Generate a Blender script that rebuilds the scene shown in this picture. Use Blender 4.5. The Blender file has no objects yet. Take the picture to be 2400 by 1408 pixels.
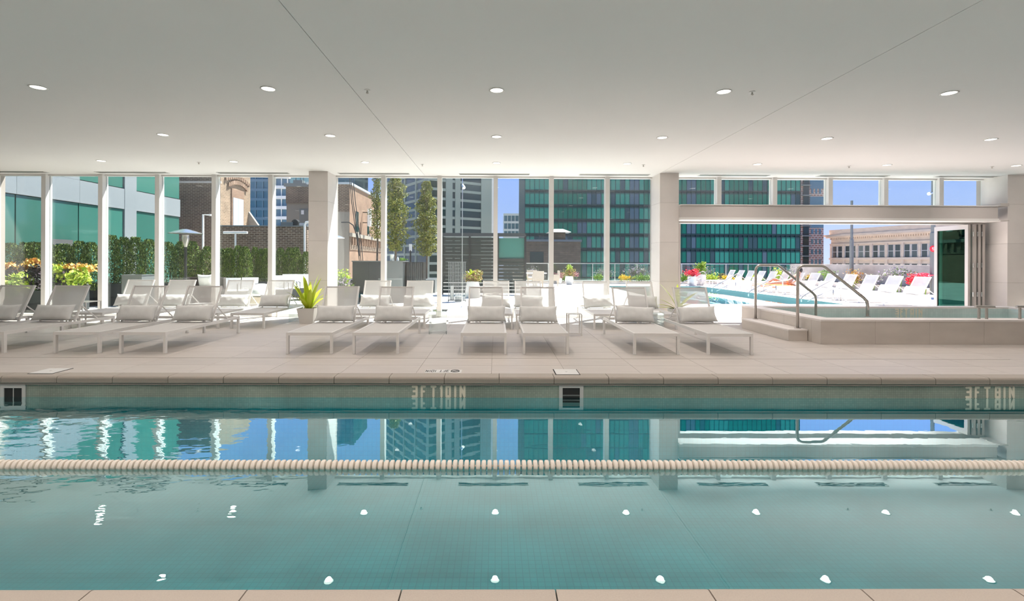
import bpy, math, random
from mathutils import Matrix, Vector
random.seed(7)
S = bpy.context.scene
COL = S.collection
PI = math.pi

# ------------------------------------------------------------------ camera
F, PX, PY = 1150.0, 1171.7, 612.0
YAW, ROLL, CZ = 0.0076, 0.0037, 1.36
CR = Matrix.Rotation(-YAW, 3, 'Z') @ Matrix.Rotation(PI/2, 3, 'X') @ Matrix.Rotation(ROLL, 3, 'Z')
cam = bpy.data.objects.new('camera', bpy.data.cameras.new('camera'))
COL.objects.link(cam); S.camera = cam
cam.matrix_world = Matrix.Translation((0, 0, CZ)) @ CR.to_4x4()
cam.data.sensor_width = 36; cam.data.lens = F/2400*36
cam.data.shift_x = (1200-PX)/2400; cam.data.shift_y = -(704-PY)/2400
cam.data.clip_end = 2000

def ray(px, py):
    return CR @ Vector(((px-PX)/F, -(py-PY)/F, -1))
def at(px, py, Y):                       # world point seen at a place in the frame, at depth Y
    d = ray(px, py); t = Y/d.y
    return Vector((d.x*t, Y, CZ+d.z*t))
def ground(px, py, z=0.0):               # same on the level z
    d = ray(px, py); t = (z-CZ)/d.z
    return Vector((d.x*t, d.y*t, z))

# ------------------------------------------------------------------ sky, sun, exposure
w = bpy.data.worlds.new('sky'); S.world = w; w.use_nodes = True
nt = w.node_tree; nt.nodes.clear()
tc = nt.nodes.new('ShaderNodeTexCoord'); sp = nt.nodes.new('ShaderNodeSeparateXYZ')
cr = nt.nodes.new('ShaderNodeValToRGB'); bg = nt.nodes.new('ShaderNodeBackground'); wo = nt.nodes.new('ShaderNodeOutputWorld')
nt.links.new(tc.outputs['Generated'], sp.inputs[0]); nt.links.new(sp.outputs['Z'], cr.inputs[0])
nt.links.new(cr.outputs[0], bg.inputs[0]); nt.links.new(bg.outputs[0], wo.inputs[0])
e = cr.color_ramp.elements
e[0].position = 0.0; e[0].color = (.60, .70, 1.0, 1)
e[1].position = 1.0; e[1].color = (.16, .33, .86, 1)
k = e.new(.17); k.color = (.29, .45, 1.0, 1)
k = e.new(.45); k.color = (.34, .52, .95, 1)
bg.inputs[1].default_value = 0.94
SUN_DIR = Vector((.34, .38, .86)).normalized()      # towards the sun
sun = bpy.data.objects.new('sun', bpy.data.lights.new('sun', 'SUN')); COL.objects.link(sun)
sun.rotation_euler = SUN_DIR.to_track_quat('Z', 'Y').to_euler()
sun.data.energy = 17.0; sun.data.color = (1, .92, .88); sun.data.angle = .01
S.view_settings.view_transform = 'Standard'; S.view_settings.look = 'None'
S.view_settings.exposure = 0.33; S.view_settings.gamma = 1.0
S.view_settings.use_curve_mapping = False
S.cycles.max_bounces = 8; S.cycles.diffuse_bounces = 4; S.cycles.glossy_bounces = 4
S.cycles.transmission_bounces = 4; S.cycles.transparent_max_bounces = 16
S.cycles.caustics_reflective = False; S.cycles.caustics_refractive = False
S.cycles.sample_clamp_indirect = 6; S.cycles.use_denoising = True
LAMP_W = 58.0

# ------------------------------------------------------------------ materials
MATS = {}
def mat(name, col, rough=.6, metal=0.0, spec=.5, noise=0.0, scale=(8, 8, 8), bump=0.0, bscale=60.0, rnd=0.0, island=None):
    m = bpy.data.materials.new(name); m.use_nodes = True; N = m.node_tree; b = N.nodes['Principled BSDF']
    b.inputs['Roughness'].default_value = rough; b.inputs['Metallic'].default_value = metal
    b.inputs['Specular IOR Level'].default_value = spec
    b.inputs['Base Color'].default_value = (*col, 1)
    out = None
    if island:
        g = N.nodes.new('ShaderNodeNewGeometry'); r = N.nodes.new('ShaderNodeValToRGB')
        r.color_ramp.interpolation = 'LINEAR'; n = len(island)
        while len(r.color_ramp.elements) < n: r.color_ramp.elements.new(.5)
        for i, c in enumerate(island):
            r.color_ramp.elements[i].position = i/max(1, n-1); r.color_ramp.elements[i].color = (*c, 1)
        N.links.new(g.outputs['Random Per Island'], r.inputs[0]); out = r.outputs[0]
    if noise:
        t = N.nodes.new('ShaderNodeTexCoord'); mp = N.nodes.new('ShaderNodeMapping'); mp.inputs['Scale'].default_value = scale
        nz = N.nodes.new('ShaderNodeTexNoise'); nz.inputs['Scale'].default_value = 1; nz.inputs['Detail'].default_value = 5
        N.links.new(t.outputs['Object'], mp.inputs[0]); N.links.new(mp.outputs[0], nz.inputs[0])
        r = N.nodes.new('ShaderNodeMapRange'); r.inputs[1].default_value = .3; r.inputs[2].default_value = .7
        r.inputs[3].default_value = 1-noise; r.inputs[4].default_value = 1+noise
        N.links.new(nz.outputs['Fac'], r.inputs[0])
        mx = N.nodes.new('ShaderNodeMix'); mx.data_type = 'RGBA'; mx.blend_type = 'MULTIPLY'; mx.inputs[0].default_value = 1
        if out: N.links.new(out, mx.inputs[6])
        else: mx.inputs[6].default_value = (*col, 1)
        N.links.new(r.outputs[0], mx.inputs[7]); out = mx.outputs[2]
    if rnd:
        oi = N.nodes.new('ShaderNodeObjectInfo'); r = N.nodes.new('ShaderNodeMapRange')
        r.inputs[3].default_value = 1-rnd; r.inputs[4].default_value = 1+rnd
        N.links.new(oi.outputs['Random'], r.inputs[0])
        mx = N.nodes.new('ShaderNodeMix'); mx.data_type = 'RGBA'; mx.blend_type = 'MULTIPLY'; mx.inputs[0].default_value = 1
        if out: N.links.new(out, mx.inputs[6])
        else: mx.inputs[6].default_value = (*col, 1)
        N.links.new(r.outputs[0], mx.inputs[7]); out = mx.outputs[2]
    if out: N.links.new(out, b.inputs['Base Color'])
    if bump:
        t = N.nodes.new('ShaderNodeTexCoord'); nz = N.nodes.new('ShaderNodeTexNoise'); nz.inputs['Scale'].default_value = bscale
        bm = N.nodes.new('ShaderNodeBump'); bm.inputs['Strength'].default_value = bump; bm.inputs['Distance'].default_value = .01
        N.links.new(t.outputs['Object'], nz.inputs[0]); N.links.new(nz.outputs['Fac'], bm.inputs['Height']); N.links.new(bm.outputs[0], b.inputs['Normal'])
    MATS[name] = m
    return m

def brickmat(name, c1, c2, mortar, bw, bh, ms=.01, axes='XZ', rough=.8, bump=.4, off=.5, metal=0, spec=.3):
    m = bpy.data.materials.new(name); m.use_nodes = True; N = m.node_tree; b = N.nodes['Principled BSDF']
    b.inputs['Roughness'].default_value = rough; b.inputs['Specular IOR Level'].default_value = spec
    t = N.nodes.new('ShaderNodeTexCoord'); s = N.nodes.new('ShaderNodeSeparateXYZ'); c = N.nodes.new('ShaderNodeCombineXYZ')
    N.links.new(t.outputs['Object'], s.inputs[0])
    for i, a in enumerate(axes):
        if a == '+':                                          # x+y: works on faces turned either way
            ad = N.nodes.new('ShaderNodeMath'); ad.operation = 'ADD'
            N.links.new(s.outputs['X'], ad.inputs[0]); N.links.new(s.outputs['Y'], ad.inputs[1]); N.links.new(ad.outputs[0], c.inputs[i])
        else: N.links.new(s.outputs[a], c.inputs[i])
    br = N.nodes.new('ShaderNodeTexBrick'); br.offset = off
    br.inputs['Color1'].default_value = (*c1, 1); br.inputs['Color2'].default_value = (*c2, 1); br.inputs['Mortar'].default_value = (*mortar, 1)
    br.inputs['Scale'].default_value = 1; br.inputs['Mortar Size'].default_value = ms
    br.inputs['Brick Width'].default_value = bw; br.inputs['Row Height'].default_value = bh
    N.links.new(c.outputs[0], br.inputs[0]); 
    nz = N.nodes.new('ShaderNodeTexNoise'); nz.inputs['Scale'].default_value = 1.5; nz.inputs['Detail'].default_value = 6
    N.links.new(t.outputs['Object'], nz.inputs[0])
    r = N.nodes.new('ShaderNodeMapRange'); r.inputs[1].default_value = .3; r.inputs[2].default_value = .7; r.inputs[3].default_value = .8; r.inputs[4].default_value = 1.2
    N.links.new(nz.outputs['Fac'], r.inputs[0])
    mx = N.nodes.new('ShaderNodeMix'); mx.data_type = 'RGBA'; mx.blend_type = 'MULTIPLY'; mx.inputs[0].default_value = 1
    N.links.new(br.outputs['Color'], mx.inputs[6]); N.links.new(r.outputs[0], mx.inputs[7]); N.links.new(mx.outputs[2], b.inputs['Base Color'])
    if bump:
        bm = N.nodes.new('ShaderNodeBump'); bm.inputs['Strength'].default_value = bump; bm.inputs['Distance'].default_value = .006; bm.invert = True
        N.links.new(br.outputs['Fac'], bm.inputs['Height']); N.links.new(bm.outputs[0], b.inputs['Normal'])
    MATS[name] = m
    return m

def glassmat(name, tint, ior=1.5, gain=1.0, rough=0.0, gcol=(1, 1, 1), body=None, bodyf=0.0, wave=0.0, power=5.0):
    """thin pane or water surface: clear tinted body under a mirror that grows with the angle"""
    m = bpy.data.materials.new(name); m.use_nodes = True; N = m.node_tree; N.nodes.clear()
    o = N.nodes.new('ShaderNodeOutputMaterial'); tr = N.nodes.new('ShaderNodeBsdfTransparent'); gl = N.nodes.new('ShaderNodeBsdfGlossy')
    tr.inputs[0].default_value = (*tint, 1); gl.inputs[0].default_value = (*gcol, 1); gl.inputs['Roughness'].default_value = rough
    ge = N.nodes.new('ShaderNodeNewGeometry'); dt = N.nodes.new('ShaderNodeVectorMath'); dt.operation = 'DOT_PRODUCT'
    N.links.new(ge.outputs['Incoming'], dt.inputs[0]); N.links.new(ge.outputs['True Normal'], dt.inputs[1])
    def M(op, a, b=None, cl=False):
        n = N.nodes.new('ShaderNodeMath'); n.operation = op; n.use_clamp = cl
        for i, v in enumerate((a, b)):
            if v is None: continue
            if isinstance(v, (int, float)): n.inputs[i].default_value = v
            else: N.links.new(v, n.inputs[i])
        return n.outputs[0]
    f0 = ((ior-1)/(ior+1))**2
    pw_ = M('POWER', M('SUBTRACT', 1.0, M('ABSOLUTE', dt.outputs['Value'])), power)
    mu_ = M('MULTIPLY', M('ADD', M('MULTIPLY', pw_, 1-f0), f0), gain, True)
    mix = N.nodes.new('ShaderNodeMixShader'); N.links.new(mu_, mix.inputs[0])
    base = tr.outputs[0]
    if body:
        df = N.nodes.new('ShaderNodeBsdfDiffuse'); df.inputs[0].default_value = (*body, 1)
        mb_ = N.nodes.new('ShaderNodeMixShader'); mb_.inputs[0].default_value = bodyf
        N.links.new(tr.outputs[0], mb_.inputs[1]); N.links.new(df.outputs[0], mb_.inputs[2]); base = mb_.outputs[0]
    N.links.new(base, mix.inputs[1]); N.links.new(gl.outputs[0], mix.inputs[2]); N.links.new(mix.outputs[0], o.inputs[0])
    if wave:
        t = N.nodes.new('ShaderNodeTexCoord'); mp = N.nodes.new('ShaderNodeMapping'); mp.inputs['Scale'].default_value = (1.2, 2.4, 1)
        nz = N.nodes.new('ShaderNodeTexNoise'); nz.inputs['Scale'].default_value = 2.2; nz.inputs['Detail'].default_value = 3
        N.links.new(t.outputs['Object'], mp.inputs[0]); N.links.new(mp.outputs[0], nz.inputs[0])
        s = N.nodes.new('ShaderNodeSeparateXYZ'); N.links.new(t.outputs['Object'], s.inputs[0])
        r = N.nodes.new('ShaderNodeMapRange'); r.inputs[1].default_value = -1.2; r.inputs[2].default_value = -4.0
        r.inputs[3].default_value = wave*.035; r.inputs[4].default_value = wave
        N.links.new(s.outputs['X'], r.inputs[0])
        bm = N.nodes.new('ShaderNodeBump'); bm.inputs['Distance'].default_value = .02
        N.links.new(r.outputs[0], bm.inputs['Strength']); N.links.new(nz.outputs['Fac'], bm.inputs['Height'])
        N.links.new(bm.outputs[0], gl.inputs['Normal'])
    MATS[name] = m
    return m

def emit(name, col, s):
    m = bpy.data.materials.new(name); m.use_nodes = True; b = m.node_tree.nodes['Principled BSDF']
    b.inputs['Base Color'].default_value = (*col, 1); b.inputs['Emission Color'].default_value = (*col, 1); b.inputs['Emission Strength'].default_value = s
    return m

M_ceil = mat('ceiling_plaster', (.87, .86, .85), .9, noise=.01, scale=(.7, .7, .7))
M_gap = mat('dark_joint', (.10, .095, .09), .9)
M_wall = mat('white_wall', (.86, .82, .79), .8)
M_tile = mat('travertine_tile', (.545, .50, .46), .45, noise=.07, scale=(1.3, 14, 3), rnd=.035, bump=.05)
M_grout = mat('grout', (.36, .32, .29), .9)
M_cope = mat('cast_coping', (.385, .34, .29), .55, noise=.05, scale=(160, 160, 160), bump=.08, bscale=220, rnd=.03)
M_stone = mat('pale_stone', (.78, .735, .705), .6, noise=.035, scale=(2.2, 2.2, 2.2), rnd=.03)
M_spa = mat('spa_stone', (.60, .55, .50), .5, noise=.06, scale=(2, 2, 5), rnd=.02)
M_mull = mat('white_mullion', (.80, .785, .76), .45)
M_beam = mat('grey_beam', (.58, .545, .52), .5)
M_alu = mat('champagne_aluminium', (.62, .58, .55), .4, metal=.3)
M_steel = mat('brushed_steel', (.52, .49, .46), .28, metal=.9)
M_glass = glassmat('window_glass', (.91, .958, .94), 1.5, 1.35)
M_doorg = glassmat('door_glass', (.14, .36, .30), 1.7, 1.0, gcol=(.35, .85, .72))
M_rglass = glassmat('rail_glass', (.86, .94, .92), 1.45)
M_acr = glassmat('clear_acrylic', (.93, .97, .97), 1.5, 1.5, body=(.8, .85, .85), bodyf=.06)
M_water = glassmat('pool_water', (.60, .95, .97), 1.45, 1.85, gcol=(.80, .97, 1.0), wave=.30, power=3.4)
M_water2 = glassmat('outdoor_water', (.84, .97, .97), 1.35)
M_mosaic = brickmat('mosaic_band', (.32, .385, .325), (.38, .445, .375), (.27, .32, .27), .026, .026, .002, 'XZ', .3, .1, 0, spec=.4)
M_pool = brickmat('pool_mosaic', (.018, .225, .245), (.022, .245, .265), (.012, .155, .175), .055, .055, .003, 'XY', .5, 0, 0)
M_poolw = brickmat('pool_wall_mosaic', (.02, .62, .72), (.03, .66, .76), (.02, .54, .62), .052, .052, .003, 'XZ', .5, 0, 0)
M_pool2 = mat('aqua_tile', (.46, .70, .71), .5, noise=.05)
M_letter = mat('cream_mosaic', (.92, .87, .72), .5)
M_dark = mat('dark_void', (.02, .022, .022), .8)
M_grey = mat('grey_plastic', (.66, .66, .64), .5)
M_white = mat('white_metal', (.74, .73, .71), .4)
M_rope = mat('cream_plastic', (.80, .74, .65), .35)
M_float = M_rope
M_pillow = mat('pillow_fabric', (.68, .685, .67), .95, noise=.05, scale=(9, 9, 3), bump=.25, bscale=9)
M_wcloth = mat('white_cloth', (.80, .79, .77), .95, noise=.03)
M_towel = mat('orange_towel', (.86, .27, .08), .95)
M_terr = brickmat('terrace_paving', (.66, .63, .59), (.70, .67, .63), (.50, .47, .44), .914, .457, .006, 'XY', .7, 0, 0)
M_charc = mat('charcoal_metal', (.045, .052, .055), .45, noise=.08)
M_midg = mat('mid_grey_metal', (.16, .175, .175), .5)
M_blk = mat('black_metal', (.02, .022, .022), .4)
M_pot = mat('white_planter', (.72, .70, .66), .5)
M_soil = mat('soil', (.07, .05, .035), .95, noise=.3)
M_conc = mat('concrete', (.55, .50, .45), .85, noise=.14, scale=(2, 2, 3))
M_wick = mat('wicker', (.55, .47, .38), .9, noise=.2, scale=(60, 60, 60))
M_bark = mat('bark', (.14, .11, .085), .9, noise=.3)
M_skin = mat('skin', (.55, .30, .20), .6)
M_hair = mat('dark_hair', (.025, .018, .015), .6)
M_panel = mat('metal_panel', (.30, .33, .345), .38, metal=.35, noise=.03, rnd=.03)
M_bglass = mat('building_glass', (.045, .16, .13), .08, metal=.15, spec=.9, rnd=.15)
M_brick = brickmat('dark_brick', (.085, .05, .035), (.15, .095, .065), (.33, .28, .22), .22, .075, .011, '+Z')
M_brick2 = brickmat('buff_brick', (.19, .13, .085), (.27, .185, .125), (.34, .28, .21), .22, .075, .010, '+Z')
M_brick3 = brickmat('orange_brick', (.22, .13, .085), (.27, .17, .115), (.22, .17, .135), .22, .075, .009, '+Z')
M_brick4 = brickmat('brown_brick', (.17, .125, .08), (.21, .155, .10), (.12, .095, .07), .6, .20, .02, '+Z')
M_limest = mat('limestone', (.74, .63, .52), .8, noise=.08, scale=(.6, .6, 1.4))
M_stucco = mat('beige_stucco', (.26, .235, .20), .9, noise=.06)
M_office = mat('office_concrete', (.27, .32, .285), .8, noise=.04, scale=(.3, .3, .3))
M_owin = mat('office_window', (.012, .035, .035), .12, spec=.6, rnd=.4)
M_sbl = mat('silver', (.65, .66, .66), .22, metal=.9)
M_red = mat('red_paint', (.75, .03, .05), .5)
M_sling = None
def slingmat(name, col, tr):
    m = bpy.data.materials.new(name); m.use_nodes = True; N = m.node_tree; b = N.nodes['Principled BSDF']
    b.inputs['Base Color'].default_value = (*col, 1); b.inputs['Roughness'].default_value = .8
    o = N.nodes['Material Output']; t = N.nodes.new('ShaderNodeBsdfTransparent'); x = N.nodes.new('ShaderNodeMixShader'); x.inputs[0].default_value = tr
    tl = N.nodes.new('ShaderNodeBsdfTranslucent'); tl.inputs[0].default_value = (*col, 1)
    y = N.nodes.new('ShaderNodeMixShader'); y.inputs[0].default_value = .3
    N.links.new(b.outputs[0], y.inputs[1]); N.links.new(tl.outputs[0], y.inputs[2])
    N.links.new(y.outputs[0], x.inputs[1]); N.links.new(t.outputs[0], x.inputs[2]); N.links.new(x.outputs[0], o.inputs[0])
    return m
M_sling = slingmat('white_mesh_sling', (.74, .73, .71), .30)
M_seat = slingmat('white_seat_sling', (.76, .75, .73), .06)
def leafm(name, cols): return mat(name, cols[0], .6, spec=.3, island=cols)
L_hedge = leafm('hedge_leaves', [(.010, .03, .006), (.045, .095, .014), (.19, .26, .04), (.05, .09, .015)])  # spread of tones puts sun highlights and dark contrast into the leaf colour
L_tree = leafm('tree_leaves', [(.05, .09, .012), (.20, .22, .035), (.34, .31, .06), (.12, .16, .02)])
L_lime = leafm('lime_leaves', [(.25, .42, .03), (.48, .62, .06), (.62, .66, .12), (.12, .26, .03)])
L_orange = leafm('amber_leaves', [(.62, .25, .05), (.75, .42, .10), (.55, .45, .10), (.62, .30, .16)])
L_dark = leafm('dark_leaves', [(.015, .02, .025), (.05, .03, .045), (.03, .05, .03)])
L_lav = leafm('lavender', [(.30, .25, .36), (.42, .34, .42), (.16, .22, .10), (.20, .28, .12)])
L_red = leafm('red_petals', [(.50, .01, .02), (.75, .03, .06), (.70, .12, .15)])
L_pink = leafm('pink_petals', [(.35, .10, .14), (.50, .22, .26), (.20, .18, .08)])
L_yel = leafm('yellow_petals', [(.80, .45, .01), (.85, .60, .03), (.25, .30, .03)])
L_mix = leafm('mixed_leaves', [(.10, .16, .03), (.35, .38, .06), (.40, .25, .10), (.30, .12, .08)])
L_green = leafm('fresh_leaves', [(.06, .16, .02), (.14, .30, .03), (.30, .42, .05)])
M_strap = mat('strap_leaf', (.30, .52, .02), .4, spec=.5, island=[(.12, .33, .01), (.42, .62, .02), (.62, .72, .04), (.20, .42, .02)])

# ------------------------------------------------------------------ mesh helpers
class MB:
    def __init__(s): s.v = []; s.f = []
    def add(s, vs, fs):
        n = len(s.v); s.v += [tuple(v) for v in vs]; s.f += [tuple(i+n for i in f) for f in fs]; return s
    def box(s, x0, x1, y0, y1, z0, z1):
        return s.add([(x0,y0,z0),(x1,y0,z0),(x1,y1,z0),(x0,y1,z0),(x0,y0,z1),(x1,y0,z1),(x1,y1,z1),(x0,y1,z1)],
                     [(0,3,2,1),(4,5,6,7),(0,1,5,4),(1,2,6,5),(2,3,7,6),(3,0,4,7)])
    def bar(s, a, b, w, h, up=(0,0,1)):                     # rectangular bar from a to b
        a = Vector(a); b = Vector(b); d = (b-a).normalized(); u = Vector(up)
        if abs(d.dot(u)) > .98: u = Vector((0,1,0))
        r = d.cross(u).normalized()*w/2; t = r.cross(d).normalized()*h/2
        return s.add([a-r-t,a+r-t,a+r+t,a-r+t,b-r-t,b+r-t,b+r+t,b-r+t],
                     [(0,3,2,1),(4,5,6,7),(0,1,5,4),(1,2,6,5),(2,3,7,6),(3,0,4,7)][:] )
    def tube(s, pts, r, n=8, cap=True):
        pts = [Vector(p) for p in pts]; rs = r if isinstance(r, (list, tuple)) else [r]*len(pts)
        d0 = (pts[1]-pts[0]).normalized(); u = Vector((0,0,1)) if abs(d0.z) < .9 else Vector((0,1,0))
        a = d0.cross(u).normalized(); base = len(s.v)
        for i, p in enumerate(pts):
            d = ((pts[min(i+1, len(pts)-1)]-pts[max(i-1, 0)])).normalized()
            a = (a-d*a.dot(d)).normalized(); b = d.cross(a)
            for k in range(n):
                t = 2*PI*k/n; s.v.append(tuple(p+(a*math.cos(t)+b*math.sin(t))*rs[i]))
        for i in range(len(pts)-1):
            for k in range(n):
                s.f.append((base+i*n+k, base+i*n+(k+1)%n, base+(i+1)*n+(k+1)%n, base+(i+1)*n+k))
        if cap:
            s.f.append(tuple(base+k for k in reversed(range(n)))); s.f.append(tuple(base+(len(pts)-1)*n+k for k in range(n)))
        return s
    def lathe(s, prof, n=20, c=(0,0,0)):                    # prof: (r, z)
        base = len(s.v)
        for r, z in prof:
            for k in range(n):
                t = 2*PI*k/n; s.v.append((c[0]+r*math.cos(t), c[1]+r*math.sin(t), c[2]+z))
        for i in range(len(prof)-1):
            for k in range(n):
                s.f.append((base+i*n+k, base+i*n+(k+1)%n, base+(i+1)*n+(k+1)%n, base+(i+1)*n+k))
        s.f.append(tuple(base+k for k in reversed(range(n)))); s.f.append(tuple(base+(len(prof)-1)*n+k for k in range(n)))
        return s
    def mesh(s, name, m, smooth=False):
        me = bpy.data.meshes.new(name); me.from_pydata(s.v, [], s.f); me.update()
        if m: me.materials.append(m)
        if smooth:
            me.polygons.foreach_set('use_smooth', [True]*len(me.polygons))
            if smooth == 'a': me.set_sharp_from_angle(angle=.6)
        return me
    def obj(s, name, m, parent=None, loc=(0,0,0), smooth=False, **kw):
        return put(name, s.mesh(name, m, smooth), parent, loc, **kw)

def put(name, me, parent=None, loc=(0,0,0), rot=None, label=None, cat=None, group=None, kind=None):
    o = bpy.data.objects.new(name, me); COL.objects.link(o); o.location = loc
    if rot: o.rotation_euler = rot
    if parent: o.parent = parent
    tag(o, label, cat, group, kind); return o
def tag(o, label=None, cat=None, group=None, kind=None):
    if label: o['label'] = label
    if cat: o['category'] = cat
    if group: o['group'] = group
    if kind: o['kind'] = kind
    return o
def thing(name, label, cat, loc=(0,0,0), rz=0.0, group=None):
    o = put(name, None, None, loc, (0,0,rz)); o.empty_display_size = .1
    return tag(o, label, cat, group)
def struct(name, mb, m, **kw): return mb.obj(name, m, kind='structure', **kw)
def copy_tree(o, parent=None):
    c = o.copy(); COL.objects.link(c)
    if parent: c.parent = parent
    for ch in [x for x in o.children]: copy_tree(ch, c)
    return c
def bx(*a): return MB().box(*a)
ORD = ['first','second','third','fourth','fifth','sixth','seventh','eighth','ninth','tenth','eleventh','twelfth','thirteenth','fourteenth','fifteenth']

def leaves(mb, pts, size, rnd, asp=.5):
    for p in pts:
        p = Vector(p); s = size*rnd.uniform(.6, 1.25)
        a = Vector((rnd.gauss(0,1), rnd.gauss(0,1), rnd.gauss(0,1))).normalized()
        b = a.cross(Vector((rnd.gauss(0,1), rnd.gauss(0,1), rnd.gauss(0,1)))).normalized()
        mb.add([p-a*s*.5, p+b*s*asp*.5, p+a*s*.5, p-b*s*asp*.5], [(0,1,2,3)])
    return mb
def blob_pts(rnd, n, c, r, shell=.55):
    out = []; ph = rnd.uniform(0, 6)
    while len(out) < n:
        v = Vector((rnd.gauss(0,1), rnd.gauss(0,1), rnd.gauss(0,1))).normalized()*rnd.uniform(shell, 1)
        g = 1+.22*math.sin(v.x*5.1+ph)+.2*math.sin(v.z*6.3+v.y*4+ph*2); out.append((c[0]+v.x*r[0]*g, c[1]+v.y*r[1]*g, c[2]+v.z*r[2]*g))
    return out

# ================================================================== THE ROOM
CH = 3.42                                   # ceiling
GY = 11.98                                  # glass line
XL, XR, YB = -14.5, 14.5, -3.0
MS = 1.357                                  # mullion spacing
WZ = -.25                                   # water level
PY0, PY1 = 2.06, 5.80                       # pool edges
# ceiling
ce = struct('ceiling', bx(XL, XR, YB, GY+.15, CH+.012, CH+.45), M_gap)
for x0, x1 in ((XL, -1.735), (-1.727, 3.80), (3.808, XR)):
    bx(x0, x1, YB, GY+.15, CH, CH+.012).obj('ceiling_panel', M_ceil, ce)
struct('wall_left', bx(XL-.3, XL, YB, GY, -.3, CH+.4), M_wall)
struct('wall_right', bx(XR, XR+.3, YB, GY, -.3, CH+.4), M_wall)
struct('wall_back', bx(XL, XR, YB-.3, YB, -.3, CH+.4), M_wall)
# floor with its tiles
fl = struct('floor', bx(XL, XR, PY1+.2, GY+.3, -.30, -.006), M_grout)
struct('floor_near', bx(XL, XR, YB, PY0-.42, -.30, 0), M_tile)
TW, TD, Y0 = .914, .457, 5.95
tmesh = bx(.002, TW-.002, .002, TD-.002, -.03, 0).mesh('tile', M_tile)
xs = [.86+TW*i for i in range(-16, 15)]
rest = MB()
for r in range(13):
    y = Y0+r*TD
    lim = 7.4+ (y-6.9)*1.05
    for x in xs:
        if r < 8 and -lim-TW < x < lim+.2 and not (x > 5.0 and y > 8.3):
            put('tile', tmesh, fl, (x, y+(.012 if r >= 2 else 0), -.0005))
        elif not (r == 12 and False):
            rest.box(x+.002, x+TW-.002, y+.014, min(y+TD+.010, GY+.25), -.03, -.0005)
rest.obj('tile', M_tile, fl, kind='stuff')
struct('trim_1', bx(XL, XR, Y0+2*TD-.004, Y0+2*TD+.012, -.04, -.004), M_dark)   # slot drain line
struct('threshold', bx(XL, 4.24, GY-.10, GY+.12, 0, .022), M_mull)
# pool basin
pb = struct('swimming_pool', bx(XL, XR, PY0-.3, PY1+.3, -1.45, -1.30), M_pool)
bx(XL, XR, PY1, PY1+.28, -1.30, WZ-.004).obj('far_wall', M_poolw, pb)
bx(XL, XR, PY1+.001, PY1+.28, WZ-.004, -.085).obj('tile_band', M_mosaic, pb)
bx(XL, XR, PY0-.28, PY0, -1.30, -.085).obj('near_wall', M_poolw, pb)
bx(XL, XR, PY0, PY1, -1.30, -1.12).obj('pool_floor', M_pool, pb)
struct('pool_water', MB().add([(XL,PY0,WZ),(XR,PY0,WZ),(XR,PY1,WZ),(XL,PY1,WZ)], [(0,1,2,3)]), M_water)
# coping stones, bull-nosed
def coping_mesh(y_in, y_out, w):            # y_in: pool side
    sg = 1 if y_out > y_in else -1; pr = [(y_out, 0), (y_in+sg*.03, 0)]
    for k in range(1, 6):
        t = k*PI/12; pr.append((y_in+sg*.03-sg*.03*math.sin(t*1.2), -.03+.03*math.cos(t*1.2)))
    pr += [(y_in, -.035), (y_in, -.075), (y_in+sg*.012, -.087), (y_out, -.087)]
    n = len(pr); m = MB()
    m.add([(x, p[0], p[1]) for x in (.003, w-.003) for p in pr],
          [tuple(range(n)), tuple(reversed(range(n, 2*n)))]+[(i, n+i, n+(i+1)%n, (i+1)%n) for i in range(n)])
    me = m.mesh('coping_stone', M_cope)
    import bmesh
    b = bmesh.new(); b.from_mesh(me); bmesh.ops.recalc_face_normals(b, faces=b.faces); b.to_mesh(me); b.free()
    return me
cw = .645
cp = struct('pool_coping', bx(XL, XR, PY1-.03, PY1+.14, -.10, -.088), M_grout)
cm = coping_mesh(5.76, 5.948, cw)
for i in range(-21, 24): put('coping_stone', cm, cp, (-5.12+.645*(i+7), 0, 0))
cp2 = struct('pool_coping', bx(XL, XR, PY0-.40, PY0-.02, -.10, -.088), M_grout)
cm2 = coping_mesh(2.055, 1.64, .637)
for i in range(-12, 12): put('coping_stone', cm2, cp2, (at(1300, 1376, 2.06).x+.637*i, 0, 0))

# glass wall: one window per bay, columns every sixth mullion line
MX = lambda k: -.02+MS*k
wn = 0
for k in list(range(-11, 9))+[9, 10]:
    x0, x1 = MX(k), MX(k+1)
    wn += 1
    if 4.3 < x1 < 12.3: z0 = 2.70
    else: z0 = .02
    fr = MB()
    mw = .052
    fr.box(x0-mw, x0+mw, GY-.12, GY+.06, z0, CH)           # its mullion
    fr.box(x0+mw, x1-mw, GY-.05, GY+.05, CH-.035, CH)
    fr.box(x0+mw, x1-mw, GY-.05, GY+.05, z0, z0+.04)
    wi = struct('window_%d' % wn, fr, M_mull)
    bx(x0+mw, x1-mw, GY-.012, GY+.012, z0+.04, CH-.035).obj('pane', M_glass, wi)
struct('trim_2', bx(MX(9)-.052, MX(9)+.052, GY-.12, GY+.06, 0, CH), M_mull)
for cx, pxs in ((-4.115, 0), (4.015, 0), (12.15, 0), (-12.25, 0)):
    cl = struct('column', bx(cx-.21, cx+.21, 11.37, GY+.14, 0, CH), M_grout)
    z = 0
    for h in (.90, .915, .915, .69):
        bx(cx-.22, cx+.22, 11.36, GY+.02, z+.002, min(z+h, CH)-.002).obj('stone_panel', M_stone, cl); z += h
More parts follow.
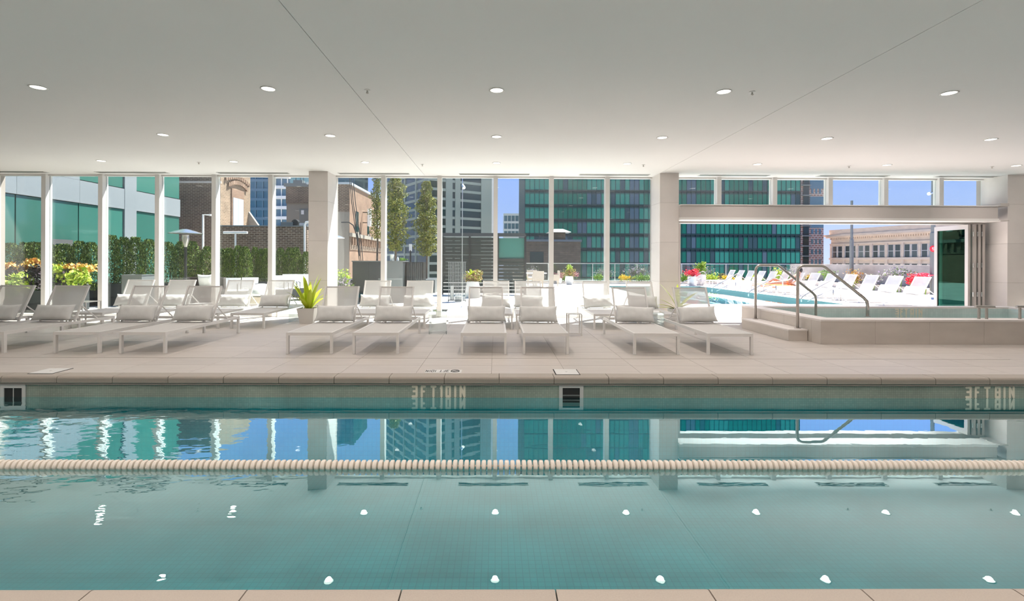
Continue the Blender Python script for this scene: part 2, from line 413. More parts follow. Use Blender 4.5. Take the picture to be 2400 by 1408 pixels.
# beam and folding door track on the right
zb0 = at(1800, 516, 11.3).z; zb1 = at(1800, 482, 11.3).z
bm_ = struct('trim_3', bx(4.235, 11.62, 11.28, 11.62, zb0+.055, zb1), M_beam)
bx(4.235, 11.62, 11.25, 11.64, zb0, zb0+.055).obj('lower_flange', M_mull, bm_)
bx(4.235, 11.62, 11.25, 11.64, zb1-.0, zb1+.02).obj('upper_flange', M_mull, bm_)
bx(11.60, 11.80, 11.20, 11.66, zb1, zb1+.07).obj('end_plate', M_alu, bm_)
bx(11.60, 11.80, 11.20, 11.66, zb0-.01, zb0+.02).obj('end_plate', M_alu, bm_)
ztr = 2.30
struct('trim_4', bx(4.235, 11.95, GY-.10, GY+.08, ztr, 2.72), M_alu)
struct('trim_5', bx(4.235, 11.95, GY-.08, GY+.06, 0, .012), M_alu)
# left jamb of the opening, two folded leaves seen edge-on
for i, x in enumerate((4.36, 4.44)):
    d = struct('door_%d' % (i+1), bx(x-.022, x+.022, 11.84, 12.02, .015, ztr-.01), M_alu)
    bx(x-.026, x+.026, 12.02, 12.05, .05, ztr-.05).obj('gasket', M_dark, d)
# folded leaves stacked on the right
for i, (x, yy) in enumerate(((11.44, 11.78), (11.545, 11.74), (11.65, 11.74), (11.755, 11.74))):
    fr = MB(); y0, y1 = yy, yy+.92; t = .03; a = .085; zb, zt = .02, ztr-.01
    fr.box(x-t, x+t, y0, y0+a, zb, zt).box(x-t, x+t, y1-a, y1, zb, zt).box(x-t, x+t, y0+a, y1-a, zt-.11, zt).box(x-t, x+t, y0+a, y1-a, zb, zb+.14)
    d = struct('door_%d' % (i+3), fr, M_alu)
    bx(x-.008, x+.008, y0+a, y1-a, zb+.14, zt-.11).obj('pane', M_doorg, d)
    if i:
        for hz in (.55, 1.25, 2.0): MB().tube([(x-.05, y0-.006, hz), (x-.05, y0-.006, hz+.11)], .012, 8).obj('hinge', M_sbl, d)

# ------------------------------------------------------------------ ceiling fittings
dl_ring = MB().lathe([(.088, 0), (.092, -.006), (.076, -.006), (.074, 0)], 24).mesh('trim_ring', M_mull, True)
dl_disc = MB().lathe([(.074, 0), (.074, -.003)], 24).mesh('lens', emit('downlight_glow', (1, .93, .82), 3.0))
LD = bpy.data.lights.new('downlight_lamp', 'SPOT'); LD.energy = LAMP_W; LD.color = (1, .88, .82); LD.spot_size = 2.7; LD.spot_blend = 1; LD.shadow_soft_size = .05
LD2 = LD.copy(); LD2.energy = LAMP_W*4.4  # stronger copy for the unseen hindmost row, to brighten the ceiling by bounce
rows = [(8.11-2.22*3.45, None), (8.11-2.22*2, None), (5.91, 'nearest'), (8.11, 'middle'), (10.28, 'farthest')]  # first two rows are out of view, added to light the room
for ri, (y, rn) in enumerate(rows):
    ks = list(range(-4, 5))
    vis = {2: (-2, 2), 3: (-2, 3), 4: (-3, 4)}.get(ri)
    for k in ks:
        inside = vis and vis[0] <= k <= vis[1]
        if ri >= 2 and not inside: continue
        if inside:
            i = k-vis[0]; n = vis[1]-vis[0]+1
            lab = 'round glowing ceiling downlight, %s from the left in the %s row of downlights' % (ORD[i], rn)
            grp = 'recessed downlights in the ceiling'
        else:
            lab = 'unseen ceiling downlight added over the near pool side, %s from the left, %s row' % (ORD[k+4], ('hindmost', 'second')[ri]); grp = 'unseen downlights added over the near pool side'
        t = thing('downlight', lab, 'ceiling light', (2.743*k, y, CH), group=grp)
        put('trim_ring', dl_ring, t); put('lens', dl_disc, t, (0, 0, -.001))
        l = bpy.data.objects.new('lamp', LD if ri else LD2); COL.objects.link(l); l.parent = t; l.location = (0, 0, -.02)
def sprinkler(px, py, lab):
    d = ray(px, py); tt = (CH-CZ)/d.z
    t = thing('sprinkler', lab, 'sprinkler', (d.x*tt, d.y*tt, CH), group='ceiling sprinklers')
    MB().lathe([(.034, 0), (.036, -.004), (.03, -.007), (.012, -.007)], 16).obj('cover_plate', M_white, t)
    MB().lathe([(.010, -.007), (.010, -.03), (.017, -.032), (.017, -.037), (.006, -.045)], 12).obj('nozzle', M_steel, t)
for px, py, lab in ((861, 211, 'small ceiling sprinkler near the left ceiling joint, closest to the camera on the left'),
                    (1763, 215, 'ceiling sprinkler with white cover ring just right of the nearest-row downlight'),
                    (466, 380, 'tiny ceiling sprinkler left above the left-hand windows'), (990, 385, 'tiny ceiling sprinkler at the far end of the left ceiling joint'),
                    (1508, 386, 'tiny ceiling sprinkler above the window left of the right column'), (1990, 389, 'tiny ceiling sprinkler above the folding door opening'),
                    (2325, 390, 'tiny ceiling sprinkler in the far right corner of the ceiling')): sprinkler(px, py, lab)
for i in range(-5, 5):
    x = -.05+2.857*i*.995
    if i < -4: continue
    t = thing('slot_diffuser', 'long dark slot diffuser in the ceiling by the windows, %s from the left' % ORD[i+4], 'air vent', (x, 11.62, CH), group='slot diffusers along the glass wall')
    fr = MB().box(-.82, .82, -.085, -.07, -.008, 0).box(-.82, .82, .07, .085, -.008, 0).box(-.835, -.82, -.085, .085, -.008, 0).box(.82, .835, -.085, .085, -.008, 0)
    fr.obj('frame', M_grey, t); bx(-.82, .82, -.07, .07, -.003, 0).obj('slot', M_blk, t)
    bx(-.82, .82, -.012, .012, -.008, -.003).obj('blade', M_grey, t)

# ------------------------------------------------------------------ depth lettering
GL = {'3': [(0,1,1,1),(1,1,1,0),(.25,.52,1,.52),(0,0,1,0)], 'F': [(0,0,0,1),(0,1,1,1),(0,.5,.75,.5)], 'T': [(0,1,1,1),(.5,0,.5,1)],
      '1': [(.6,0,.6,1),(.25,.82,.6,1)], '0': [(0,0,0,1),(1,0,1,1),(0,1,1,1),(0,0,1,0)], 'I': [(.5,0,.5,1)], 'N': [(0,0,0,1),(1,0,1,1),(.06,.92,.94,.08)],
      '8': [(0,0,0,1),(1,0,1,1),(0,1,1,1),(0,0,1,0),(0,.5,1,.5)]}
def glyph(mb, ch, x, w, h, s, fn):          # strokes of width s laid by fn(a, b)->3D, chamfered at the corners
    for si, (a0, b0, a1, b1) in enumerate(GL[ch]):
        p = Vector((x+s/2+a0*(w-s), s/2+b0*(h-s))); q = Vector((x+s/2+a1*(w-s), s/2+b1*(h-s)))
        d = (q-p).normalized(); n = Vector((-d.y, d.x))*s/2; e = d*s/2
        pts = [p-e*.4-n, p-e-n*.4, p-e+n*.4, p-e*.4+n, q+e*.4+n, q+e+n*.4, q+e-n*.4, q+e*.4-n]
        mb.add([fn(v.x, v.y, 0) for v in pts]+[fn(v.x, v.y, 1+.18*si) for v in pts], [tuple(range(8)), tuple(reversed(range(8, 16)))]+[(i, 8+i, 8+(i+1)%8, (i+1)%8) for i in range(8)])
def wall_text(items, Y, z0, h, lab):
    t = thing('depth_marking', lab, 'sign', (items[0][1], Y, z0))
    for ch, x, wd in items:
        m = MB(); s = .026
        glyph(m, ch, x-items[0][1], wd, h, s, lambda a, b, c: (a, -.002*c, b)); m.obj('character', M_letter, t)
def px_items(s, spans, Y): return [(c, at(a, 915, Y).x, at(b, 915, Y).x-at(a, 915, Y).x) for c, (a, b) in zip(s, spans)]
zlt = at(1000, 903, PY1).z
wall_text(px_items('3FT10IN', [(965,979),(986,998),(1009,1023),(1030,1039),(1044,1057),(1063,1071),(1077,1091)], PY1), PY1, -.25, zlt+.25, 'cream 3FT 10IN depth lettering on the far pool wall, left of the middle skimmer')
wall_text(px_items('3FT8IN', [(2262,2277),(2284,2296),(2306,2321),(2331,2345),(2350,2358),(2364,2378)], PY1), PY1, -.25, zlt+.25, 'cream 3FT 8IN depth lettering on the far pool wall at the right')
# deck marker, read from the deck side
p = ground(1080, 876.5); q = ground(993, 876.5)
t = thing('deck_depth_marker', 'flat pale depth marker tile with dark 3FT 10IN and no-diving ring on the far coping', 'sign', (p.x, 5.995, 0))
Wd = p.x-q.x
bx(-Wd, 0, -.03, .145, -.001, .003).obj('tile', M_white, t)
m = MB(); xx = .155
for ch, wd in (('3', .033), ('F', .033), ('T', .033), (' ', .02), ('1', .015), ('0', .035), ('I', .012), ('N', .035)):
    if ch != ' ': glyph(m, ch, xx, wd, .10, .008, lambda a, b, c: (-a, .115-b, .003+.0015*c))
    xx += wd+.010
m.obj('lettering', M_dark, t)
m = MB(); m.tube([(-.08+.05*math.cos(k*PI/14), .06+.05*math.sin(k*PI/14), .0035) for k in range(29)], .006, 6); m.bar((-.115, .025, .004), (-.045, .095, .004), .009, .002)
m.obj('no_diving_symbol', M_dark, t)

# skimmers and lids
for px0, px1, lab in ((1310, 1367, 'white square skimmer opening in the far pool wall near the middle'), (3, 62, 'white square skimmer opening in the far pool wall at the left edge')):
    x0, x1 = at(px0, 930, PY1).x, at(px1, 930, PY1).x; z1 = at(px0, 900, PY1).z
    t = thing('pool_skimmer', lab, 'skimmer', ((x0+x1)/2, PY1, WZ)); h = (x1-x0)/2; zt = z1-WZ; zb = -.10; b = .042
    bx(-h, h, -.014, 0, zt-b, zt).box(-h, h, -.014, 0, zb, zb+b).box(-h, -h+b, -.014, 0, zb+b, zt-b).box(h-b, h, -.014, 0, zb+b, zt-b).obj('face_frame', M_grey, t)
    bx(-h+b, h-b, -.003, -.001, zb+b, zt-b).obj('throat', M_dark, t)
    if px0 < 100: bx(-.004, .004, -.008, -.003, 0, zt-b).obj('divider', M_grey, t)
    else: bx(-h+b, h-b, -.010, -.003, .02, .035).obj('weir', M_midg, t)
for px0, px1, py0, lab in ((1303, 1362, 880, 'white square skimmer lid set in the far coping above the middle skimmer'), (58, 118, 877, 'white square skimmer lid in the coping at the left')):
    a, b = ground(px0, py0), ground(px1, py0); wdt = b.x-a.x
    t = thing('skimmer_lid', lab, 'lid', ((a.x+b.x)/2, max(5.88, a.y)+wdt/2, 0))
    bx(-wdt/2, wdt/2, -wdt/2, wdt/2, -.002, .002).obj('rim', M_dark, t); bx(-wdt/2+.012, wdt/2-.012, -wdt/2+.012, wdt/2-.012, 0, .005).obj('plate', M_white, t)
    MB().lathe([(.014, .005), (.014, .007)], 12).obj('finger_hole', M_grey, t)

# lane rope
t = thing('lane_rope', 'cream lane rope of close ribbed floats stretched across the indoor pool', 'lane rope', (0, 3.83, WZ+.012))
MB().tube([(-14, 0, 0), (14, 0, 0)], .008, 6).obj('cable', M_rope, t)
fm = MB(); pr = [(-.0195, .016), (-.019, .034), (-.013, .043), (.004, .045), (.014, .041), (.0185, .018)]; n = 18
for x, r in pr:
    for k in range(n):
        a = 2*PI*k/n; rr = r*(1+.035*math.cos(a*6)); fm.v.append((x, rr*math.cos(a), rr*math.sin(a)))
for i in range(len(pr)-1):
    for k in range(n): fm.f.append((i*n+k, (i+1)*n+k, (i+1)*n+(k+1)%n, i*n+(k+1)%n))
fm.f.append(tuple(range(n))); fm.f.append(tuple(reversed(range((len(pr)-1)*n, len(pr)*n))))
fme = fm.mesh('float', M_rope, 'a')
for i in range(-149, 150): put('float', fme, t, (.0446*i, 0, random.uniform(-.0012, .0012)))

# ------------------------------------------------------------------ loungers
def make_lounger():
    r = thing('sun_lounger', 'x', 'sun lounger'); W, L, H = .335, 2.07, .312
    fr = MB(); 
    for s in (-1, 1): fr.box(min(s*W, s*(W-.03)), max(s*W, s*(W-.03)), .0, L, H-.045, H)
    fr.box(-W+.03, W-.03, 0, .03, H-.045, H).box(-W+.03, W-.03, L-.03, L, H-.045, H).box(-W+.03, W-.03, 1.23, 1.255, H-.04, H-.012)
    fr.obj('frame', M_white, r)
    bx(-W+.03, W-.03, .03, 1.235, H-.010, H-.002).obj('seat_sling', M_seat, r)
    for sx in (-1, 1):
        for y in (0, L-.045):
            x0 = sx*W if sx < 0 else W-.034
            l = bx(x0, x0+.034, y, y+.045, .008, H-.045).obj('leg', M_white, r)
            bx(x0-.002, x0+.036, y-.002, y+.047, 0, .008).obj('foot_cap', M_grey, l)
    a = Vector((0, 1.245, H-.005)); b = Vector((0, 1.545, .905)); d = (b-a).normalized(); Wi = W-.045
    bf = MB()
    for s in (-1, 1): bf.bar(a+Vector((s*Wi, 0, 0)), b+Vector((s*Wi, 0, 0)), .026, .026, (0, -1, 0))
    bf.bar(b+Vector((-Wi-.013, 0, -.012)), b+Vector((Wi+.013, 0, -.012)), .026, .026, (0, -1, 0))
    bf.bar(a+d*.03+Vector((-Wi, 0, 0)), a+d*.03+Vector((Wi, 0, 0)), .022, .022, (0, -1, 0))
    bf.obj('back_frame', M_white, r)
    m = MB(); nrm = Vector((0, -d.z, d.y)); rows_ = 6; P = []
    for i in range(rows_+1):
        f = i/rows_; c = a+(b-a)*(.04+.93*f)+nrm*(-.02*math.sin(PI*f)+.002)
        P.append((c+Vector((-Wi+.008, 0, 0)), c+Vector((Wi-.008, 0, 0))))
    for i in range(rows_): m.add([P[i][0], P[i][1], P[i+1][1], P[i+1][0]], [(0,1,2,3)])
    m.obj('back_sling', M_sling, r)
    for s in (-1, 1):
        x = s*(Wi+.022); st = MB().bar(a+(b-a)*.42+Vector((x, 0, 0)), Vector((x, 1.72, H-.02)), .012, .018)
        st.obj('strut', M_white, r)
    return r
LG0 = make_lounger(); used = [False]
def lounger(x, y, rz, lab, grp):
    o = LG0 if not used[0] else copy_tree(LG0)
    used[0] = True
    o.location = (x, y, 0); o.rotation_euler = (0, 0, rz); o['label'] = lab; o['group'] = grp
    return o
def pillow_mesh(w=.66, h=.29, t=.085, seed=0, m=None):
    rnd = random.Random(seed); nu, nv = 22, 12; mb = MB(); idx = {}
    for side in (1, -1):
        for i in range(nu+1):
            for j in range(nv+1):
                u, v = -1+2*i/nu, -1+2*j/nv
                edge = abs(u) == 1 or abs(v) == 1
                if side < 0 and edge: idx[(side, i, j)] = idx[(1, i, j)]; continue
                th = t*((1-abs(u)**3.2)**.55)*((1-abs(v)**2.6)**.55)
                th += .004*math.sin(9*u+seed)*math.cos(6*v+u*4+seed)*(0 if edge else 1)
                x = u*w/2*(1-.07*(1-v*v)*(abs(u)**3)); z = v*h/2*(1-.13*(1-u*u)*abs(v)**3)
                idx[(side, i, j)] = len(mb.v); mb.v.append((x, side*th, z))
    for side in (1, -1):
        for i in range(nu):
            for j in range(nv):
                q = (idx[(side,i,j)], idx[(side,i+1,j)], idx[(side,i+1,j+1)], idx[(side,i,j+1)])
                mb.f.append(q if side < 0 else q[::-1])
    return mb.mesh('pillow', m or M_pillow, True)
PM = [pillow_mesh(seed=s) for s in range(4)]
PMO = [pillow_mesh(.6, .3, .10, seed=s+9, m=M_wcloth) for s in range(2)]
def pillow(x, y, rz, lab, grp, i=0, roll=0.0, me=None, dz=0.0):
    lean = -math.atan2(.30, .593)
    loc = Matrix.Rotation(rz, 3, 'Z') @ Vector((0, 1.185, .312+.155+dz))
    o = put('lumbar_pillow', me or PM[i % 4], None, (x+loc.x, y+loc.y, loc.z), None, lab, 'pillow', grp)
    o.rotation_euler = (Matrix.Rotation(rz, 3, 'Z') @ Matrix.Rotation(lean, 3, 'X') @ Matrix.Rotation(roll, 3, 'Y')).to_euler()
    return o
YF, YS = 7.17, 9.80
front = [(-8.42, 'cut off by the left edge of the photo'), (-7.47, 'second from the left end of its row'), (-6.09, 'third from the left end'),
         (-5.14, 'fourth from the left, last before the wide gap'), (-2.72, 'just right of the white planter'), (-1.755, 'x'),
         (-.18, 'left one of the central pair'), (.73, 'right one of the central pair'), (2.355, 'left one of the pair near the right column'), (3.44, 'rightmost, beside the spa step')]
front[5] = (-1.755, 'just left of the central pair')
for i, (x, d) in enumerate(front):
    lounger(x, YF, 0, 'white sling lounger in the front row, '+d, 'front row of indoor sun loungers')
    pillow(x+random.uniform(-.02, .02), YF, 0, 'grey pillow on the front-row lounger '+d.replace('left one', 'at the left').replace('right one', 'at the right'), 'pillows on the front row loungers', i, [.0, .0, 0, 0, .0, .01, -.01, .01, .05, -.03][i])
back = [(-8.15, 'leftmost, by the white side table'), (-7.20, 'second from the left'), (-5.86, 'third from the left'), (-4.95, 'just left of the white planter'),
        (-2.72, 'first right of the left column'), (-1.75, 'second right of the left column'), (.0, 'behind the central pair, left one'), (.73, 'behind the central pair, right one'),
        (2.29, 'second from the right'), (3.30, 'rightmost, in front of the right column')]
for i, (x, d) in enumerate(back):
    lounger(x, YS, 0, 'white sling lounger in the row by the glass, '+d, 'loungers in the row by the glass')
    pillow(x, YS, 0, 'pale lumbar pillow on the glass-side lounger '+d, 'pillows on the row by the glass', i+1, [0, 0, 0, -.03, .03, -.05, .04, .03, -.09, .05][i])

# side tables
def acrylic_table(x, y, lab, sx=.33, h=.43, m=None, frame=False):
    t = thing('side_table', lab, 'side table', (x, y, 0), group=None); m = m or M_acr; s = sx/2
    bx(-s, s, -s, s, h-.012, h).obj('tabletop', m, t)
    if frame:
        for a in (-1, 1):
            for b in (-1, 1): bx(min(a*s, a*(s-.022)), max(a*s, a*(s-.022)), min(b*s, b*(s-.022)), max(b*s, b*(s-.022)), 0, h-.012).obj('leg', m, t)
        bx(-s+.022, s-.022, -s, -s+.02, .03, .05).obj('stretcher', m, t)
    else:
        bx(-s, -s+.012, -s, s, .012, h-.012).obj('side_panel', m, t); bx(s-.012, s, -s, s, .012, h-.012).obj('side_panel', m, t)
        bx(-s+.012, s-.012, s-.012, s, .012, h-.012).obj('back_panel', m, t)
        for a in (-s, s-.012): bx(a, a+.012, -s, s, 0, .012).obj('runner', m, t)
acrylic_table(-1.08, 9.28, 'clear acrylic side table standing left of the central pair of loungers')
acrylic_table(2.92, 9.15, 'clear acrylic side table between the two loungers near the right column')
acrylic_table(-4.42, 11.0, 'clear acrylic side table behind the white planter by the left column', .3, .48)
acrylic_table(-8.80, 10.55, 'white open-frame side table beside the leftmost lounger by the glass', .42, .47, M_white, True)
acrylic_table(-6.55, 10.9, 'white open-frame side table between the second and third glass-side loungers', .36, .40, M_white, True)
acrylic_table(1.45, 9.1, 'white slim side table right of the central pair of loungers', .26, .40, M_white, True)

# ------------------------------------------------------------------ potted plants indoors
def strap(mb, base, az, length, width, lean, droop, n=7):
    P = []; p = Vector(base); el = lean
    dirv = Vector((math.cos(az), math.sin(az), 0)); side = Vector((-math.sin(az), math.cos(az), 0))
    for i in range(n+1):
        f = i/n; wd = width*(math.sin(PI*min(1, .18+f*.82))**.7)*.5 if f < 1 else .001
        P.append((p-side*wd+Vector((0, 0, wd*.25)), p-Vector((0, 0, 0)), p+side*wd+Vector((0, 0, wd*.25))))
        d = dirv*math.sin(el)+Vector((0, 0, math.cos(el))); p = p+d*length/n; el += droop/n
    vs = [v for q in P for v in q]; fs = []
    for i in range(n):
        a = i*3; fs += [(a, a+1, a+4, a+3), (a+1, a+2, a+5, a+4)]
    mb.add(vs, fs)
def planter_sq(x, y, w, h, name, lab, m=M_pot, cat='planter', tp=.72, rz=0.0):
    t = thing(name, lab, cat, (x, y, 0), rz)
    a, b, c = w*tp/2, w/2, w/2-.02
    P = MB(); P.add([(-a,-a,0),(a,-a,0),(a,a,0),(-a,a,0),(-b,-b,h),(b,-b,h),(b,b,h),(-b,b,h),(-c,-c,h),(c,-c,h),(c,c,h),(-c,c,h),(-c,-c,h-.03),(c,-c,h-.03),(c,c,h-.03),(-c,c,h-.03)],
        [(0,3,2,1),(0,1,5,4),(1,2,6,5),(2,3,7,6),(3,0,4,7),(4,5,9,8),(5,6,10,9),(6,7,11,10),(7,4,8,11),(8,9,13,12),(9,10,14,13),(10,11,15,14),(11,8,12,15)])
    P.obj('pot', m, t); bx(-c, c, -c, c, h-.05, h-.028).obj('soil', M_soil, t)
    return t
rnd = random.Random(3)
g = ground(730, 754)
t = planter_sq(g.x, 10.75, .38, .33, 'potted_plant', 'lime green strap-leaved plant in a white tapered planter by the left column', cat='potted plant')
for i in range(17):
    m = MB(); az = 2.4*i; ln = .9*i/17
    strap(m, (.05*math.cos(az), .05*math.sin(az), .30), az, .78-.30*ln, .105, ln*.8+.05, .4+ln*.3)
    m.obj('leaf', M_strap, t)
t = planter_sq(4.02, 10.85, .34, .33, 'potted_plant', 'broad-leaved plant in a small white planter behind the rightmost front lounger', cat='potted plant')
for i, (az, ln, le, wd) in enumerate(((2.9, .38, .74, .15), (1.2, .15, .62, .10), (.3, .75, .70, .11), (3.3, 1.1, .50, .10), (2.9, .8, .45, .09), (5.2, .9, .4, .08), (.0, 1.0, .42, .09), (4.2, .6, .4, .08), (3.0, 1.25, .45, .07))):
    m = MB(); strap(m, (0, 0, .29), az, le, wd, ln, .5); m.obj('leaf', M_strap, t)

# ------------------------------------------------------------------ raised spa
SX0, SX1, SY0, SY1, SZ = 5.40, 11.3, 8.12, 10.75, .41
sp_ = struct('spa_basin', bx(SX0+.02, SX1-.02, SY0+.02, SY1-.02, 0, .02), M_grout)
bx(SX0+.45, SX1-.45, SY0+.45, SY1-.35, -.6, -.55).obj('spa_floor', M_pool2, sp_)
rim = .30
for i in range(7):
    x0 = SX0+.914*i; x1 = min(x0+.914, SX1)
    if x1 <= x0: break
    bx(x0+.0015, x1-.0015, SY0, SY0+rim-.06, 0, SZ-.03).obj('front_panel', M_spa, sp_)
    bx(x0+.001, x1-.001, SY0-.008, SY0+rim, SZ-.03, SZ).obj('rim_slab', M_stone, sp_)
    bx(x0+.001, x1-.001, SY1-rim, SY1+.008, SZ-.03, SZ).obj('rim_slab', M_stone, sp_)
for i in range(3):
    y0 = SY0+.24+.8*i; y1 = min(y0+.8, SY1)
    bx(SX0, SX0+.30, y0+.0015, y1-.0015, 0, SZ-.03).obj('side_panel', M_spa, sp_)
    bx(SX0-.008, SX0+rim, max(SY0+rim, y0)+.001, min(y1, SY1-rim)-.001, SZ-.03, SZ).obj('rim_slab', M_stone, sp_)
bx(SX1-.3, SX1, SY0+.24, SY1, 0, SZ-.03).obj('side_panel', M_spa, sp_)
bx(SX1-rim, SX1+.008, SY0+rim, SY1-rim, SZ-.03, SZ).obj('rim_slab', M_stone, sp_)
M_spat = brickmat('spa_mosaic', (.66, .80, .78), (.72, .85, .83), (.60, .74, .72), .052, .052, .002, 'XZ', .4, 0, 0)
bx(SX0+.3, SX1-.3, SY1-rim-.01, SY1-rim+.02, -.55, SZ-.03).obj('inner_wall', M_spat, sp_)
bx(SX0+.3, SX0+.31, SY0+.3, SY1-rim, -.55, SZ-.03).obj('inner_wall', M_spat, sp_)
bx(SX0+.3, SX1-.3, SY0+.24, SY0+.25, -.55, SZ-.03).obj('inner_wall', M_spat, sp_)
bx(SX1-.31, SX1-.3, SY0+.3, SY1-rim, -.55, SZ-.03).obj('inner_wall', M_spat, sp_)
struct('spa_water', MB().add([(SX0+.3,SY0+.25,.265),(SX1-.3,SY0+.25,.265),(SX1-.3,SY1-rim,.265),(SX0+.3,SY1-rim,.265)], [(0,1,2,3)]), M_water2)
Ys = SY1-rim-.012
wall_text(px_items('3FT0IN', [(2097,2106),(2109,2116),(2119,2127),(2133,2141),(2144,2149),(2152,2161)], Ys), Ys, .25, .125, 'pale 3FT 0IN depth lettering inside the raised spa')
t = thing('spa_step', 'low stone entry step against the left side of the raised spa', 'step', (5.225, 9.25, 0))
bx(-.165, .165, -.80, .80, 0, .175).obj('riser', M_spa, t); bx(-.172, .168, -.81, .81, .175, .20).obj('tread', M_stone, t)
def rail_path(y, x0, xa, xb, xc, z0, zt, z1, ze):
    P = [(x0, y, z0)]; r = .10
    P.append((x0, y, zt-.10))
    for k in range(1, 6): a = k*PI/10; P.append((x0+r*(1-math.cos(a)), y, zt-r+r*math.sin(a)))
    P.append((xa-.04, y, zt))
    for f in (.2, .5, .8): P.append((xa-.04+.09*f, y, zt-.035*f*f))
    P.append((xb-.07, y, z1+.08)); P.append((xb-.015, y, z1+.02)); P.append((xb, y, z1-.06)); P.append((xb, y, ze))
    return P
for (y, base_z, ze, lab) in ((10.0, .20, .0, 'stainless spa handrail farther away, on the step nearest the glass'), (8.60, .20, SZ, 'stainless spa handrail nearer the camera, in front on the step')):
    t = thing('spa_handrail', lab, 'handrail')
    xe = 6.55; zz = .66
    MB().tube(rail_path(y, 5.31, 5.76, xe, 0, base_z, 1.30, zz, ze), .0245, 12).obj('pipe', M_steel, t, smooth=True)
    MB().lathe([(.055, 0), (.055, .008), (.035, .012)], 20, (5.31, y, base_z)).obj('base_flange', M_steel, t)
    if ze > .2: MB().lathe([(.045, 0), (.045, .008), (.03, .012)], 20, (xe, y, ze)).obj('base_flange', M_steel, t)
for x, lab in ((8.28, 'short stainless grab bar on the spa rim, fully in view'), (8.98, 'short stainless grab bar on the spa rim cut by the right edge')):
    t = thing('grab_bar', lab, 'grab bar', (x, SY0+.16, SZ))
    MB().tube([(-.16, -.03, .215), (.165, -.03, .205)], .021, 12).obj('bar', M_steel, t, smooth='a')
    for dx in (-.07, .06): MB().tube([(dx, 0, 0), (dx, 0, .19)], .021, 12).obj('post', M_steel, t, smooth='a')

# ================================================================== TERRACE
TZ = 0.0
PX0, PX1, PYA, PYB = 6.05, 11.45, 15.9, 27.5
def slab(x0, x1, y0, y1): return bx(x0, x1, y0, y1, -.4, TZ-.004)
te = struct('terrace_floor', slab(-16, PX0, GY+.2, 34).box(PX0, PX1, GY+.2, PYA, -.4, TZ-.004).box(PX0, PX1, PYB, 34, -.4, TZ-.004).box(PX1, 21, GY+.2, 34, -.4, TZ-.004), M_terr)
op = struct('outdoor_pool', bx(PX0, PX1, PYA, PYB, -1.0, -.9), M_pool2)
bx(PX1-.02, PX1, PYA, PYB, -.9, -.01).box(PX0, PX0+.02, PYA, PYB, -.9, -.01).box(PX0+.02, PX1-.02, PYB-.02, PYB, -.9, -.01).box(PX0+.02, PX1-.02, PYA, PYA+.02, -.9, -.01).obj('tile_band', mat('outdoor_band', (.17, .27, .26), .5), op)
for i in range(3): bx(PX1-1.3-.35*i, PX1-.35*i-.02, PYA+.05, PYB-.05, -.9, -.28-.22*i).obj('bench_step', M_pool2, op)
struct('outdoor_pool_water', MB().add([(PX0,PYA,-.14),(PX1,PYA,-.14),(PX1,PYB,-.14),(PX0,PYB,-.14)], [(0,1,2,3)]), M_water2)
# curved tube rails of the outdoor pool
for (y, xp, lab) in ((28.0, 12.0, 'farthest tall hooped handrail by the outdoor pool, near the red flowers'), (23.4, 11.75, 'second hooped handrail by the outdoor pool, in front of the yellow flowers'),
                (20.2, 11.85, 'third hooped handrail by the outdoor pool, behind the spa rail'), (17.4, 12.3, 'nearest hooped handrail by the outdoor pool, between the spa rails')):
    t = thing('pool_handrail', lab, 'handrail', group='hooped rails beside the outdoor pool')
    P = [(xp, y, 0), (xp, y, .66)]
    for k in range(1, 7): a = k*PI/2/6*1.25; P.append((xp-.16*(1-math.cos(a)), y, .66+.16*math.sin(a)))
    P += [(xp-1.35, y, .16), (xp-1.42, y, .08), (xp-1.42, y, -.05)]
    MB().tube(P, .020, 8).obj('pipe', M_steel, t, smooth=True)
    MB().tube([(xp-.28, y, 0), (xp-.28, y, .38), (xp-.32, y, .41), (xp-1.2, y, -.02)], .018, 8).obj('lower_pipe', M_steel, t, smooth=True)
# glass balustrade
ZR = at(1500, 617, 33).z
t = thing('glass_balustrade', 'glass balustrade with slim pale top rail along the far terrace edge', 'railing')
bx(2.0, 20.0, 32.97, 33.03, ZR-.05, ZR).obj('top_rail', M_sbl, t)
for i in range(12):
    x0 = 2.0+1.5*i; bx(x0+.02, x0+1.48, 32.99, 33.01, .05, ZR-.05).obj('glass_panel', M_rglass, t)
    bx(x0-.025, x0+.02, 32.96, 33.04, 0, ZR-.05).obj('post', M_sbl, t)
struct('parapet', bx(19.9, 20.4, 11.5, 33.1, 0, ZR), M_conc)
struct('roof_edge', bx(-8, 20.4, 33.1, 34, -.4, .05), M_conc)

